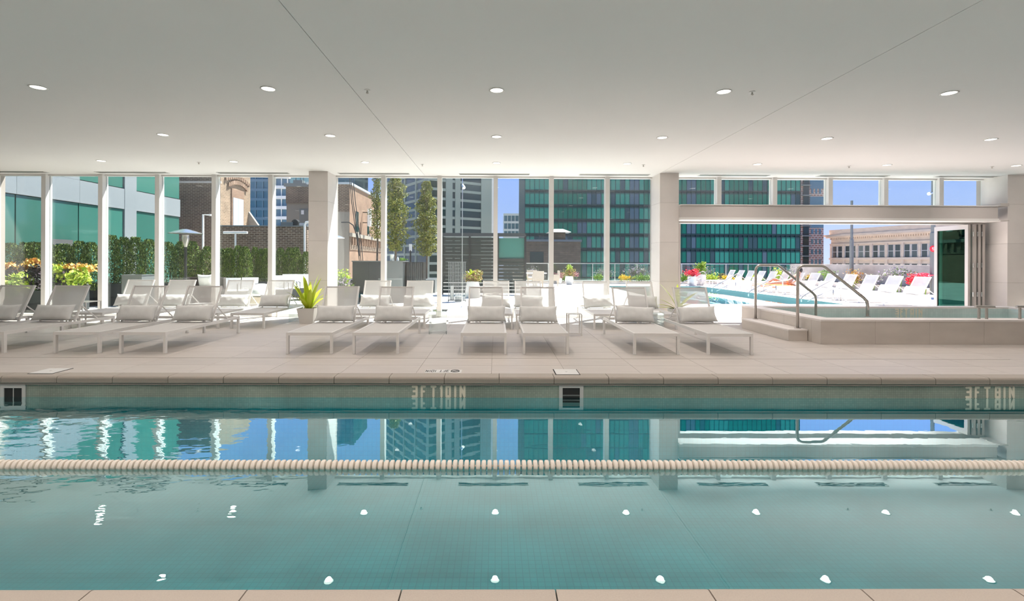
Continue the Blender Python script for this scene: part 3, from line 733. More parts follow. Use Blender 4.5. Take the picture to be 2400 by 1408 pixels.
# planting --------------------------------------------------------------
def stm(t, z0, z1, r):
    m = MB()
    for k in range(5): a = k*1.26; m.tube([(r*.3*math.cos(a), .1*math.sin(a), z0), (r*.7*math.cos(a), .15*math.sin(a), z1)], .012, 5)
    m.obj('stems', L_green, t)
def bush(name, lab, cat, x, y, z, r, n, size, m, seed, group=None, parent=None, part='foliage', asp=.5, shell=.4):
    rr = random.Random(seed)
    t = thing(name, lab, cat, (x, y, z), group=group)
    mb = MB(); leaves(mb, blob_pts(rr, n, (0, 0, r[2]), r, shell), size, rr, asp); mb.obj(part, m, t)
    stm(t, -z if z < .2 or 'flowers' in cat else -.05, r[2], min(r[0], .3))
    return t
def box_planter(x0, x1, y0, y1, h, lab, m=M_charc):
    t = thing('planter_box', lab, 'planter', ((x0+x1)/2, (y0+y1)/2, 0)); a, b = (x1-x0)/2, (y1-y0)/2
    bx(-a, a, -b, -b+.03, 0, h).box(-a, a, b-.03, b, 0, h).box(-a, -a+.03, -b+.03, b-.03, 0, h).box(a-.03, a, -b+.03, b-.03, 0, h).obj('shell', m, t)
    bx(-a-.01, a+.01, -b-.01, -b+.05, h, h+.02).box(-a-.01, -a+.05, -b+.05, b+.01, h, h+.02).box(a-.05, a+.01, -b+.05, b+.01, h, h+.02).box(-a+.05, a-.05, b-.05, b+.01, h, h+.02).obj('lip', m, t)
    bx(-a+.03, a-.03, -b+.03, b-.03, h-.12, h-.06).obj('soil', M_soil, t)
def hedge_mesh(W, D, H, seed, n=13000):
    rr = random.Random(seed); mb = MB(); pts = []
    nc = max(2, int(W/.32)); cols = [(-W/2+W*(i+.5)/nc+rr.uniform(-.05, .05), rr.uniform(-.1, .1), H*rr.uniform(.86, 1.0)) for i in range(nc)]
    for _ in range(n):
        c = rr.choice(cols); zz = rr.random()**.8; a = rr.uniform(0, 2*PI)
        rad = (W/nc*.72)*(math.sin(PI*min(1, .25+zz*.72))**.5)*rr.uniform(.55, 1.08)
        pts.append((c[0]+rad*math.cos(a), c[1]+rad*math.sin(a)*D/(W/nc)*.7, zz*c[2]))
    rr2 = random.Random(seed+1)
    for p_ in pts:                                        # upright sprigs
        s = rr2.uniform(.035, .075); u = Vector((rr2.gauss(0,.5), rr2.gauss(0,.5), 1)).normalized(); q_ = Vector(p_)
        b = u.cross(Vector((rr2.gauss(0,1), rr2.gauss(0,1), .1))).normalized()
        mb.add([q_, q_+b*s*.22+u*s*.4, q_+u*s, q_-b*s*.22+u*s*.4], [(0,1,2,3)])
    return mb.mesh('foliage', L_hedge)
HM = [hedge_mesh(1.5, .8, 1.5, 5), hedge_mesh(1.5, .8, 1.5, 8), hedge_mesh(1.5, .8, 1.5, 11)]
def hedge(px, pytop, Y, pw, zb, lab, i):
    c = at(px, pytop, Y); W = pw*Y/F; h = c.z-zb
    t = thing('hedge', lab, 'hedge', (c.x, Y, zb), group='clipped yew hedges on the terrace')
    o = put('foliage', HM[i % 3], t, (0, 0, 0)); o.scale = (W/1.5, max(.8, W/1.9), h/1.42)
    for k in (-.3, .3): MB().tube([(k*W, 0, -.08), (k*W, 0, h*.5)], .02, 6).obj('stem', M_bark, t)
hedge(70, 575, 13.4, 130, .45, 'dark green hedge seen through the leftmost pane, behind coleus', 0)
hedge(170, 568, 14.3, 118, .45, 'dark green hedge behind the second window from the left', 1)
hedge(305, 558, 15.0, 120, .55, 'tall bushy green hedge behind the third window from the left', 2)
hedge(437, 572, 16.2, 125, .55, 'green hedge directly behind the patio heater', 0)
hedge(548, 578, 17.2, 74, .52, 'green hedge in front of the low brick wall, left of the gap', 1)
hedge(618, 584, 18.6, 54, .50, 'dark narrow hedge right of the gap in the hedge line', 2)
hedge(686, 585, 18.8, 80, .50, 'green hedge nearest the left stone column', 0)
box_planter(-13.3, -11.9, 13.9, 14.8, .66, 'charcoal planter box below the second hedge from the left')
box_planter(-12.2, -10.5, 14.6, 15.5, .63, 'charcoal planter box below the tall bushy hedge')
box_planter(-11.2, -9.5, 15.8, 16.7, .60, 'charcoal planter box behind the patio heater')
box_planter(-10.1, -8.7, 16.8, 17.7, .58, 'charcoal planter box in front of the low brick wall')
box_planter(-9.4, -6.6, 18.3, 19.3, .55, 'long charcoal planter box under the hedges nearest the left column')
c = at(321, 645, 13.9)
box_planter(c.x-.28, c.x+.28, 13.7, 14.2, c.z, 'mid grey square planter standing proud between hedge boxes', M_midg)
box_planter(-14.3, -11.2, 12.5, 13.6, .55, 'long charcoal planter box filled with coleus at far left')
sd = 20
for (px, py, Y, r, m, nm, lab, n, sz) in (
    (30, 652, 12.7, (.45,.35,.34), L_dark, 'coleus', 'dusky dark-leaved coleus clump low in the leftmost window', 900, .10),
    (85, 650, 12.75, (.26,.3,.36), L_dark, 'coleus', 'near-black coleus clump beside the first white mullion', 700, .10),
    (45, 662, 12.5, (.30,.25,.26), L_lime, 'coleus', 'bright lime coleus in the leftmost window', 500, .11),
    (20, 628, 12.9, (.35,.3,.16), L_orange, 'coleus', 'salmon and amber coleus in the leftmost window', 380, .10),
    (84, 620, 12.9, (.24,.3,.16), L_orange, 'coleus', 'bright amber coleus beside the first white mullion', 360, .10),
    (150, 648, 12.8, (.40,.35,.30), L_dark, 'coleus', 'dark-leaved coleus in the second window', 700, .10),
    (185, 628, 12.9, (.42,.3,.13), L_orange, 'coleus', 'amber coleus at the top of the bed in the second window', 420, .11),
    (180, 650, 12.6, (.34,.3,.20), L_lime, 'coleus', 'lime green coleus spilling over the planter in the second window', 600, .12),
    (138, 636, 12.7, (.22,.3,.22), L_lime, 'coleus', 'yellow-green coleus beside the first white mullion, right side', 340, .11),
    (15, 700, 12.5, (.35,.3,.16), L_green, 'leafy_shrub', 'low green shrub under the coleus at far left', 500, .10)):
    c = at(px, py, Y); sd += 1
    bush(nm, lab, 'plant', c.x, Y, max(.35, c.z-r[2]), r, n, sz, m, sd, 'coleus bed outside the left windows')
c = at(799, 640, 15.0); bush('croton', 'yellow-green shrub between the left column and the outdoor bar', 'plant', c.x, 15.0, .42, (.28,.25,.34), 500, .09, L_lime, 311)
c = at(797, 668, 14.2); bush('silver_sage', 'pale silvery spiky plant low beside the outdoor bar', 'plant', c.x, 14.2, .25, (.30,.25,.35), 600, .10, L_lav, 312)
box_planter(at(785, 640, 14.6).x, at(824, 640, 14.6).x, 13.9, 15.4, .45, 'narrow dark planter left of the outdoor bar')
# trees
def tree(px, Y, pytop, pybot, pw, lab, seed, n=5200):
    rr = random.Random(seed); top = at(px, pytop, Y); zb = at(px, pybot, Y).z; W = pw*Y/F
    t = thing('slender_tree', lab, 'tree', (top.x, Y, 0))
    mb = MB(); pts = []; H = top.z-zb
    for _ in range(n):
        f = rr.random()**.85; a = rr.uniform(0, 2*PI); rad = W/2*(math.sin(PI*(.12+.84*f))**.6)*(1-.35*f)*math.sqrt(rr.uniform(.05, 1))*(1+.38*math.sin(f*23+a*2+seed)+.22*math.sin(f*51-a*3))
        pts.append((rad*math.cos(a), rad*math.sin(a), zb+f*H))
    leaves(mb, pts, .085, rr, .6); mb.obj('foliage', L_tree, t)
    MB().tube([(0, 0, .3), (.03, 0, zb), (-.02, .02, zb+H*.5), (.02, 0, zb+H*.85)], [.05, .045, .03, .012], 7).obj('trunk', M_bark, t)
    for k in range(12):
        a = rr.uniform(0, 2*PI); z0 = zb+H*rr.uniform(.0, .7); L_ = W*.4
        MB().tube([(0, 0, z0), (L_*.6*math.cos(a), L_*.6*math.sin(a), z0+.35), (L_*math.cos(a), L_*math.sin(a), z0+.8)], [.018, .012, .005], 5).obj('branch', M_bark, t)
tree(927, 21.5, 392, 588, 62, 'slender yellow-green tree left of the central mullions, rising behind the bar', 41, 8500)
tree(1000, 22.5, 425, 600, 58, 'slender yellow-green tree just left of the slatted screen', 42, 8500)
tree(884, 23.5, 400, 560, 36, 'thin sparse yellow-green tree in front of the orange brick facade', 43, 3000)
bx(-6.6, -2.6, 20.9, 23.9, 0, .55).obj('tree_planter', M_charc, label='dark raised planter behind the bar holding the slender trees', cat='planter')

# patio heaters
def heater(x, y, lab):
    t = thing('patio_heater', lab, 'patio heater', (x, y, 0))
    MB().lathe([(.23, 0), (.23, .03), (.17, .06), (.17, .5), (.06, .56)], 20).obj('base', M_blk, t)
    MB().tube([(0, 0, .5), (0, 0, 1.74)], .036, 10).obj('pole', M_blk, t)
    MB().lathe([(.04, 1.72), (.055, 1.78), (.10, 1.95), (.085, 2.05)], 16).obj('burner', M_steel, t, smooth='a')
    MB().lathe([(.02, 2.22), (.10, 2.205), (.26, 2.155), (.42, 2.095), (.42, 2.088), (.25, 2.135), (.08, 2.16)], 28).obj('reflector', M_sbl, t, smooth='a')
c = at(435, 546, 13.6); heater(c.x, 13.6, 'mushroom patio heater with silver dish in front of the green hedge')
c = at(777, 551, 15.8); heater(c.x, 15.8, 'patio heater mostly hidden behind the left stone column')

# bar counter and things on it
zb_ = at(880, 611, 16.0).z
x0, x1, x2, x3 = at(826, 640, 16).x, at(904, 640, 16).x, at(944, 640, 16).x, at(992, 640, 16.4).x
t = thing('outdoor_bar', 'dark grey outdoor bar counter on the terrace behind the left-centre windows', 'bar counter')
bx(x0, x2, 16.0, 16.9, 0, zb_-.03).obj('body', M_charc, t); bx(x0-.02, x2+.02, 15.97, 16.93, zb_-.03, zb_).obj('countertop', M_midg, t)
bx(x1, x2, 15.985, 16.0, 0, zb_-.03).obj('front_panel', M_midg, t); bx(x0+.02, (x0+x1)/2-.005, 15.985, 16.0, .02, zb_-.05).obj('front_panel', M_charc, t); bx((x0+x1)/2+.005, x1-.01, 15.985, 16.0, .02, zb_-.05).obj('front_panel', M_charc, t)
t2 = thing('slatted_cabinet', 'black slatted cabinet standing at the right end of the bar', 'cabinet')
bx(x2+.03, x3, 16.45, 17.0, 0, zb_-.04).obj('body', M_blk, t2)
for i in range(8):
    xa = x2+.05+(x3-x2-.08)*i/8; bx(xa, xa+.05, 16.42, 16.45, .05, zb_-.06).obj('slat', M_charc, t2)
c = at(919, 605, 16.3)
t = thing('metal_bucket', 'silver tapered bucket standing on the bar counter', 'bucket', (c.x, 16.3, zb_)); MB().lathe([(.06, 0), (.085, .22), (.078, .22), (.055, .02)], 16).obj('body', M_sbl, t, smooth='a'); MB().lathe([(.088, .205), (.092, .215), (.088, .225)], 16).obj('rim', M_sbl, t)
c = at(932, 605, 16.3); MB().lathe([(.045, 0), (.04, .06), (.015, .13), (.01, .14)], 14, (c.x, 16.3, zb_)).obj('napkin_cone', M_wcloth, label='small white cone beside the silver bucket on the bar', cat='tableware')
c = at(944, 605, 16.3); bush('potted_herb', 'small bright green herb on the bar counter', 'plant', c.x, 16.3, zb_, (.12,.1,.05), 160, .06, L_green, 61)
c = at(962, 580, 18.0)
t = thing('sign_post', 'small white sign on a black post behind the bar', 'sign', (c.x, 18, 0)); MB().tube([(0, 0, 0), (0, 0, c.z-.1)], .03, 8).obj('post', M_blk, t); bx(-.05, .05, -.02, .01, c.z-.13, c.z+.13).obj('board', M_white, t)
# light pole by the centre
c = at(1084, 440, 14.2)
t = thing('light_pole', 'thin silver pole with a small floodlight seen behind the centre windows', 'lamp post', (c.x, 14.2, 0))
MB().tube([(0, 0, 0), (0, 0, 5.2)], .012, 8).obj('pole', M_sbl, t)
MB().tube([(0, -.02, c.z+.08), (.05, -.10, c.z-.02)], [.035, .05], 10).obj('floodlight', M_sbl, t); MB().lathe([(.06, 0), (.06, .03), (.02, .05)], 12).obj('base', M_sbl, t)

# slatted privacy screen
x0, x1 = at(1037, 600, 20).x, at(1231, 600, 20).x; zt = at(1100, 546, 20).z
t = thing('slatted_screen', 'tall dark horizontal-slat privacy screen on the terrace behind the centre windows', 'privacy screen')
L3 = x1-x0; bays = [(x0, x0+L3*.33), (x0+L3*.33, x0+L3*.67), (x0+L3*.67, x1)]
for (a, b) in bays:
    bx(a-.04, a+.04, 19.93, 20.03, 0, zt).obj('post', M_blk, t)
bx(x1-.04, x1+.04, 19.93, 20.03, 0, zt).obj('post', M_blk, t)
bx(x0, x1, 19.91, 20.05, zt-.14, zt).obj('head_beam', M_charc, t)
M_slat = mat('slat_grey_green', (.028, .036, .030), .6, rnd=.15)
for bi, (a, b) in enumerate(bays):
    for i in range(17):
        z = .06+.142*i
        if z > zt-.2: break
        if bi == 2 and 1.35 < z < zt-.3: continue
        bx(a+.04, b-.04, 19.96+.0, 20.0, z, z+.127).obj('slat', M_slat, t)
bx(bays[2][0]+.04, bays[2][1]-.04, 20.04, 20.05, 1.3, zt-.2).obj('pane', mat('screen_glass', (.06, .20, .165), .2), t)
# rolling vertical-slat gate
t = thing('slat_gate', 'grey vertical-slat metal gate near the centre mullion', 'gate'); a, b = at(1052, 650, 16.5), at(1090, 650, 16.5); zt2 = at(1070, 613, 16.5).z
for i in range(11):
    xx = a.x+(b.x-a.x)*i/10; bx(xx-.012, xx+.012, 16.48, 16.52, .06, zt2-.03).obj('slat', M_midg, t)
bx(a.x-.03, b.x+.03, 16.47, 16.53, zt2-.03, zt2).obj('rail', M_midg, t); bx(a.x-.03, b.x+.03, 16.47, 16.53, .03, .06).obj('rail', M_midg, t)
for s in (a.x-.03, b.x-.0): bx(s, s+.03, 16.47, 16.53, 0, .03).obj('foot', M_midg, t)
c = ground(1060, 702); t = thing('bollard', 'short grey square bollard in front of the slat gate', 'bollard', (c.x, c.y, 0)); bx(-.055, .055, -.055, .055, 0, .47).obj('body', M_grey, t); bx(-.06, .06, -.06, .06, .47, .485).obj('cap', M_grey, t)
c = ground(1073, 706); t = thing('deck_box', 'low white box on the terrace beside the grey bollard', 'box', (c.x, c.y, 0)); bx(-.09, .13, -.1, .1, 0, .17).obj('body', M_white, t); bx(-.1, .14, -.11, .11, .17, .19).obj('lid', M_white, t)

# round pots
def pot_plant(px, pyb, r, h, lab, plants, m=M_pot, prof=None, seed=70, name='potted_plant'):
    c = ground(px, pyb); t = thing(name, lab, 'potted plant', (c.x, c.y, 0))
    prof = prof or [(r*.62, 0), (r*.95, h*.35), (r, h*.6), (r*.9, h), (r*.8, h), (r*.78, h-.04)]
    MB().lathe(prof, 22).obj('pot', m, t, smooth='a')
    rr = random.Random(seed)
    for i, (mt, dx, dz, rr3, n, sz) in enumerate(plants):
        mb = MB(); leaves(mb, blob_pts(rr, n, (dx, 0, h+dz), rr3, .3), sz, rr); mb.obj('foliage', mt, t)
    return t, c
t, c = pot_plant(1108, 697, .29, .60, 'large white pot with croton and trailing plants behind the centre loungers',
    [(L_mix, .03, .20, (.36,.32,.24), 900, .08)], prof=[(.27, 0), (.29, .1), (.25, .45), (.22, .60), (.19, .60), (.18, .56)])
for i in range(16):
    m = MB(); az = rnd.uniform(0, 2*PI); ln = rnd.uniform(0, .8); strap(m, (-.05, 0, .72), az, .36, .06, ln, .5, 5); m.obj('leaf', M_strap, t)
pot_plant(1310, 664.5, .20, .36, 'smaller grey round pot with dark pink flowers on the far terrace', [(L_pink, .0, .12, (.32,.3,.22), 500, .09)], M_grey)
pot_plant(1334, 666.5, .25, .50, 'taller white round pot with lime and purple planting on the far terrace', [(L_mix, .0, .18, (.40,.35,.26), 500, .10), (L_lime, .0, .5, (.20,.2,.2), 220, .12), (L_pink, .35, .1, (.22,.2,.2), 200, .09)])
pot_plant(1622, 669, .26, .52, 'left white pot with vivid red flowers by the outdoor pool', [(L_red, .0, .22, (.42,.35,.22), 700, .10)])
pot_plant(1641, 668, .30, .62, 'right white pot with tall green and yellow plant by the outdoor pool', [(L_green, .0, .38, (.34,.3,.36), 700, .11), (L_lime, .1, .55, (.25,.2,.25), 200, .10)])
pot_plant(1693, 659, .30, .50, 'dark brown round pot beside the yellow flowers by the outdoor pool', [(L_mix, 0, .02, (.2,.2,.08), 120, .07)], mat('brown_glaze', (.09, .05, .04), .3))

# far flower beds
def bed(x0, x1, y, lab, plants, seed, group='flower clumps in the terrace beds', h0=.0):
    rr = random.Random(seed)
    for (f, m, rx, rz, z, n, sz, nm, ll) in plants:
        xx = x0+(x1-x0)*f
        t = thing(nm, ll, 'flowers', (xx, y+(.30 if nm == 'lavender' else -.22), h0), group=group); mb = MB()
        leaves(mb, blob_pts(rr, n, (0, 0, z), (rx, .2, rz), .15), sz, rr, .35 if 'lav' in nm else .5); mb.obj('foliage', m, t); stm(t, 0, z, rx)
x0, x1 = at(1231, 660, 30.5).x, at(1532, 660, 30.5).x
t = box_planter(x0-.4, x1+4.2, 30.1, 31.1, .12, 'low kerb planter along the far balustrade', M_conc)
bed(x0, x1, 30.5, '', [
    (.05, L_lav, .7, .38, .6, 900, .10, 'lavender', 'pale lavender clump behind the outdoor dining table'),
    (.30, L_green, .6, .25, .35, 500, .10, 'low_shrub', 'low green shrub between the outdoor table and the two round pots'),
    (.62, L_lav, .7, .36, .62, 800, .10, 'lavender', 'lavender clump just right of the two round pots'),
    (.56, L_green, .4, .25, .4, 350, .10, 'low_shrub', 'small green shrub right beside the white round pot'),
    (.77, L_yel, .5, .22, .35, 450, .10, 'marigold', 'orange marigolds seen right of the fourth mullion from centre'),
    (.88, L_lav, 1.0, .42, .70, 1300, .10, 'lavender', 'tall lavender mass left of the right stone column'),
    (.92, L_green, .9, .25, .35, 700, .10, 'low_shrub', 'green shrub beneath the tall lavender mass')], 91)
xr0, xr1 = at(1604, 660, 30.5).x, at(1880, 660, 30.5).x
bed(xr0, xr1, 30.5, '', [
    (.0, L_green, .5, .3, .35, 500, .10, 'low_shrub', 'dark green shrub at the left edge of the door opening'),
    (.18, L_lav, .8, .35, .75, 800, .09, 'lavender', 'lavender behind the red-flowered pot'),
    (.22, L_lime, .45, .32, .38, 600, .10, 'low_shrub', 'yellow-green shrub right of the two white pool pots'),
    (.35, L_yel, .45, .18, .40, 450, .09, 'marigold', 'orange-yellow marigolds beside the brown pot, left clump'),
    (.44, L_yel, .40, .18, .28, 400, .09, 'marigold', 'orange-yellow marigolds beside the brown pot, right clump'),
    (.60, L_lime, .40, .22, .40, 400, .10, 'low_shrub', 'lime shrub behind the first poolside lounger'),
    (.78, L_lime, .28, .40, .65, 400, .11, 'croton', 'upright yellow croton behind the third poolside lounger'),
    (.88, L_lav, 1.0, .35, .75, 900, .09, 'lavender', 'grey-pink lavender left of the concrete parapet'),
    (1.04, L_yel, .30, .22, .38, 300, .09, 'marigold', 'yellow marigolds seen between the two spa handrails')], 92)
box_planter(18.6, 19.8, 16.5, 31.0, .25, 'long low kerb planter along the concrete parapet', M_conc)
for (px, py, Y, rx, rz, m, nm, lab, n) in (
    (2002, 648, 26.0, .42, .40, L_orange, 'bromeliad', 'orange-red bromeliad in front of the dark lamp pole', 500),
    (1996, 660, 25.4, .35, .26, L_mix, 'low_shrub', 'olive shrub under the orange bromeliad', 400),
    (2043, 655, 24.0, .50, .28, L_lav, 'lavender', 'lavender clump right of the orange bromeliad', 500),
    (2105, 641, 22.5, .90, .28, L_lav, 'lavender', 'grey lavender in front of the parapet above the loungers', 800),
    (1938, 640, 27.5, .55, .25, L_green, 'low_shrub', 'sparse green shrub against the parapet near the front spa rail', 300),
    (2143, 657, 20.6, .24, .26, L_red, 'geranium', 'deep red flowering geranium behind the poolside loungers', 700),
    (2163, 645, 20.4, .30, .11, leafm('bright_pink_petals', [(.75, .08, .14), (.8, .2, .26)]), 'geranium', 'bright pink geranium heads spilling right of the red one', 450)):
    c = at(px, py, Y); bush(nm, lab, 'flowers', c.x, Y, max(.1, c.z-rz), (rx, .35, rz), n, .09, m, int(px), 'flower clumps along the parapet')

# poolside loungers, facing the water
n = 13
for i in range(n):
    y = 15.75+i*1.06; f = ORD[i]
    lounger(12.25, y, -PI/2, 'white lounger beside the outdoor pool, %s counted from the nearest end of its row' % f, 'sunlit loungers beside the outdoor pool')
    if i in (0, 1, 3, 4, 6, 9): pillow(12.25, y, -PI/2, 'white cushion on the %s poolside lounger from the near end' % f, 'white cushions on the poolside loungers', me=PMO[i % 2])
# orange towels and the sunbather
def drape(name, lab, x, y, w, l, z, m):
    mb = MB(); nu, nv = 14, 6
    for i in range(nu+1):
        for j in range(nv+1):
            u, v = i/nu*l, (j/nv-.5)*w; e_ = max(0, abs(v)-.33)
            mb.v.append((u, v-(math.copysign(e_*.7, v)), .004+.01*abs(math.sin(u*9+v*5))-e_*1.6))
    for i in range(nu):
        for j in range(nv):
            a = i*(nv+1)+j; mb.f.append((a, a+nv+1, a+nv+2, a+1))
    return mb.obj(name, m, None, (x, y, z), smooth=True, label=lab, cat='towel')
ty = 15.75+7*1.06
drape('beach_towel', 'orange towel spread along a poolside lounger', 12.3, ty, .80, 1.15, .325, M_towel)
drape('beach_towel', 'orange towel under the reclining sunbather', 12.3, ty-1.06, .80, 1.15, .325, M_towel)
py_ = ty-1.06
J = [((13.05, 0, .45), .12), ((13.28, 0, .50), .11), ((13.52, 0, .62), .13), ((13.63, 0, .74), .12), ((13.70, 0, .84), .055), ((13.72, 0, .93), .085), ((13.74, 0, 1.02), .075),
     ((12.95, .11, .45), .09), ((12.62, .12, .62), .07), ((12.36, .12, .42), .045), ((12.24, .12, .41), .035),
     ((12.95, -.11, .45), .09), ((12.62, -.12, .44), .07), ((12.30, -.13, .40), .045), ((12.20, -.13, .42), .035),
     ((13.60, .20, .72), .055), ((13.42, .28, .55), .045), ((13.22, .24, .42), .035), ((13.60, -.20, .72), .055), ((13.42, -.28, .55), .045), ((13.22, -.24, .42), .035)]
E = [(0,1),(1,2),(2,3),(3,4),(4,5),(5,6),(0,7),(7,8),(8,9),(9,10),(0,11),(11,12),(12,13),(13,14),(3,15),(15,16),(16,17),(3,18),(18,19),(19,20)]
me = bpy.data.meshes.new('person'); me.from_pydata([(a, b, c) for (a, b, c), r in J], E, []); me.materials.append(M_skin)
po = put('person', me, None, (0, py_, .0), None, 'person reclining on an orange towel on a poolside lounger, dark hair', 'person')
sk = po.modifiers.new('skin', 'SKIN')
for i, (_, r) in enumerate(J): me.skin_vertices[0].data[i].radius = (r, r)
me.skin_vertices[0].data[0].use_root = True
sb = po.modifiers.new('sub', 'SUBSURF'); sb.levels = 1; sb.render_levels = 1
MB().lathe([(.02, .13), (.07, .11), (.098, .05), (.10, -.02), (.08, -.08), (.03, -.10)], 14, (13.765, 0, 1.0)).obj('hair', M_hair, po, smooth=True)
MB().lathe([(.125, -.10), (.14, 0), (.13, .08)], 12).obj('swimwear', M_towel, po, (13.08, 0, .46), smooth=True)

# lamp poles
for (px, Y, wpx, top, lab) in ((1996, 26.5, 8, 470, 'dark grey lamp pole standing in front of the stone building, left one'), (2187, 20.3, 12, 400, 'dark grey lamp pole beside the folded glass door, right one')):
    c = at(px, 600, Y); zt3 = at(px, top, Y).z; r = wpx*Y/F/2
    t = thing('lamp_pole', lab, 'lamp post', (c.x, Y, 0)); MB().tube([(0, 0, 0), (0, 0, 2.6), (0, 0, 2.65), (0, 0, zt3)], [r, r, r*.7, r*.65], 12).obj('pole', M_midg, t)
    MB().lathe([(r*1.7, 0), (r*1.7, .04), (r*1.1, .07)], 14).obj('base', M_midg, t)
    if px > 2000:
        z = at(px, 583, Y).z; s_ = MB()
        MB().lathe([(.13, 0), (.13, .02)], 20).obj('round_sign', M_red, t, (-.14, -r-.03, z)).rotation_euler = (PI/2, 0, 0)
        m = MB()
        for (a0, b0, a1, b1) in [(-.04, .05, .04, .05), (-.04, .05, -.04, 0), (-.04, 0, .04, 0), (.04, 0, .04, -.05), (.04, -.05, -.04, -.05)]: m.bar((a0, 0, b0), (a1, 0, b1), .02, .02, (0, 1, 0))
        m.obj('sign_mark', M_white, t, (-.14, -r-.055, z))
        z = at(px, 452, Y).z; MB().tube([(-.10, -.05, z), (-.32, -.15, z-.06)], [.05, .07], 10).obj('floodlight', M_sbl, t)

# outdoor seating, left terrace
def sling_chair(px, pytop, Y, lab, rz=0.0):
    c = at(px, pytop, Y); t = thing('patio_chair', lab, 'chair', (c.x, Y, 0), rz, 'white sling chairs behind the left windows'); H = c.z
    bx(-.24, .24, -.22, .25, .40, .43).obj('seat', M_wcloth, t)
    m = MB(); m.add([(-.24, .25, .43), (.24, .25, .43), (.24, .40, H), (-.24, .40, H), (-.24, .27, .43), (.24, .27, .43), (.24, .42, H), (-.24, .42, H)],
        [(0,1,2,3),(4,7,6,5),(0,4,5,1),(2,6,7,3),(0,3,7,4),(1,5,6,2)]); m.obj('backrest', M_wcloth, t)
    for sx in (-.23, .21):
        for sy in (-.2, .23): bx(sx, sx+.02, sy, sy+.02, 0, .40).obj('leg', M_blk, t)
    for sx in (-.25, .25): MB().tube([(sx, -.2, .40), (sx, -.2, .62), (sx, .30, .62)], .011, 6).obj('armrest', M_blk, t)
for i, (px, py, Y, rz) in enumerate(((538, 652, 15.2, .3), (581, 651, 15.4, .3), (655, 646, 16.2, .5), (683, 643, 16.8, .5), (712, 643, 17.3, .5))):
    sling_chair(px, py, Y, 'white sling patio chair with black frame, %s from the left of five' % ORD[i], rz)
c = at(483, 660, 14.3); o = put('outdoor_cushion', pillow_mesh(.45, .45, .09, 3, M_wcloth), None, (c.x, 14.3, c.z), (.25, 0, 0), 'square cream cushion on the wicker seat left of the fourth mullion', 'cushion')
t = thing('wicker_sofa', 'dark wicker outdoor sofa holding the square cream cushion', 'sofa', (c.x-.2, 14.45, 0)); bx(-.7, .5, -.35, .35, .05, .55).obj('seat', mat('dark_wicker', (.05, .04, .035), .9), t); bx(-.7, .5, .22, .35, .55, .85).obj('backrest', MATS['dark_wicker'], t)
for sx in (-.68, .44): bx(sx, sx+.05, -.33, -.28, 0, .05).obj('foot', M_blk, t)
c = at(613, 672, 12.9); t = thing('lounge_chair', 'rounded white wicker lounge chair just outside the glass, left of the column', 'chair', (c.x, 12.9, 0))
MB().lathe([(.22, .05), (.30, .30), (.33, .42), (.24, .44)], 20).obj('base', M_wick, t, smooth='a'); MB().lathe([(.30, .44), (.34, .50), (.30, .62), (.18, .72), (.05, .75)], 20).obj('cushion', M_wcloth, t, smooth='a')
for a in range(4): MB().tube([(.2*math.cos(a*1.57+.8), .2*math.sin(a*1.57+.8), 0), (.22*math.cos(a*1.57+.8), .22*math.sin(a*1.57+.8), .1)], .012, 6).obj('leg', M_white, t)
c = at(3, 700, 12.6); bx(c.x-.2, c.x+.06, 12.4, 12.7, 0, .58).obj('white_pedestal', M_white, label='white box pedestal at the far left edge outside the glass', cat='pedestal')
# outdoor dining set, centre right
c = ground(1250, 668); 
t = thing('dining_table', 'round white outdoor table on the terrace right of the slatted screen', 'table', (c.x, c.y-1.5, 0)); MB().lathe([(.62, .70), (.62, .74)], 28).obj('tabletop', M_wcloth, t); MB().lathe([(.25, 0), (.25, .03), (.05, .06), (.05, .70)], 16).obj('pedestal', M_white, t)
def wick(x, y, rz, lab):
    t = thing('wicker_chair', lab, 'chair', (x, y, 0), rz, 'wicker chairs round the white outdoor table')
    bx(-.27, .27, -.25, .25, .32, .42).obj('seat', M_wick, t); bx(-.25, .25, -.23, .2, .42, .50).obj('cushion', M_wcloth, t); bx(-.29, .29, .22, .29, .42, .86).obj('backrest', M_wick, t)
    for s in (-1, 1): bx(min(s*.29, s*.24), max(s*.29, s*.24), -.25, .22, .42, .64).obj('armrest', M_wick, t)
    for sx in (-.26, .22):
        for sy in (-.24, .2): bx(sx, sx+.04, sy, sy+.04, 0, .32).obj('leg', M_wick, t)
wick(c.x-.95, c.y-1.6, PI/2, 'beige wicker chair on the left of the white outdoor table'); wick(c.x+.05, c.y-2.5, PI, 'beige wicker chair on the near side of the white outdoor table')
wick(c.x+1.0, c.y-1.5, -PI/2, 'beige wicker chair on the right of the white outdoor table'); wick(c.x-.1, c.y-.5, 0, 'beige wicker chair on the far side of the white outdoor table')

# ================================================================== BUILDINGS
def bld(name, lab, px, Y, ang, cat='building'):
    c = at(px, 612, Y); return thing(name, lab, cat, (c.x, Y, 0), ang)
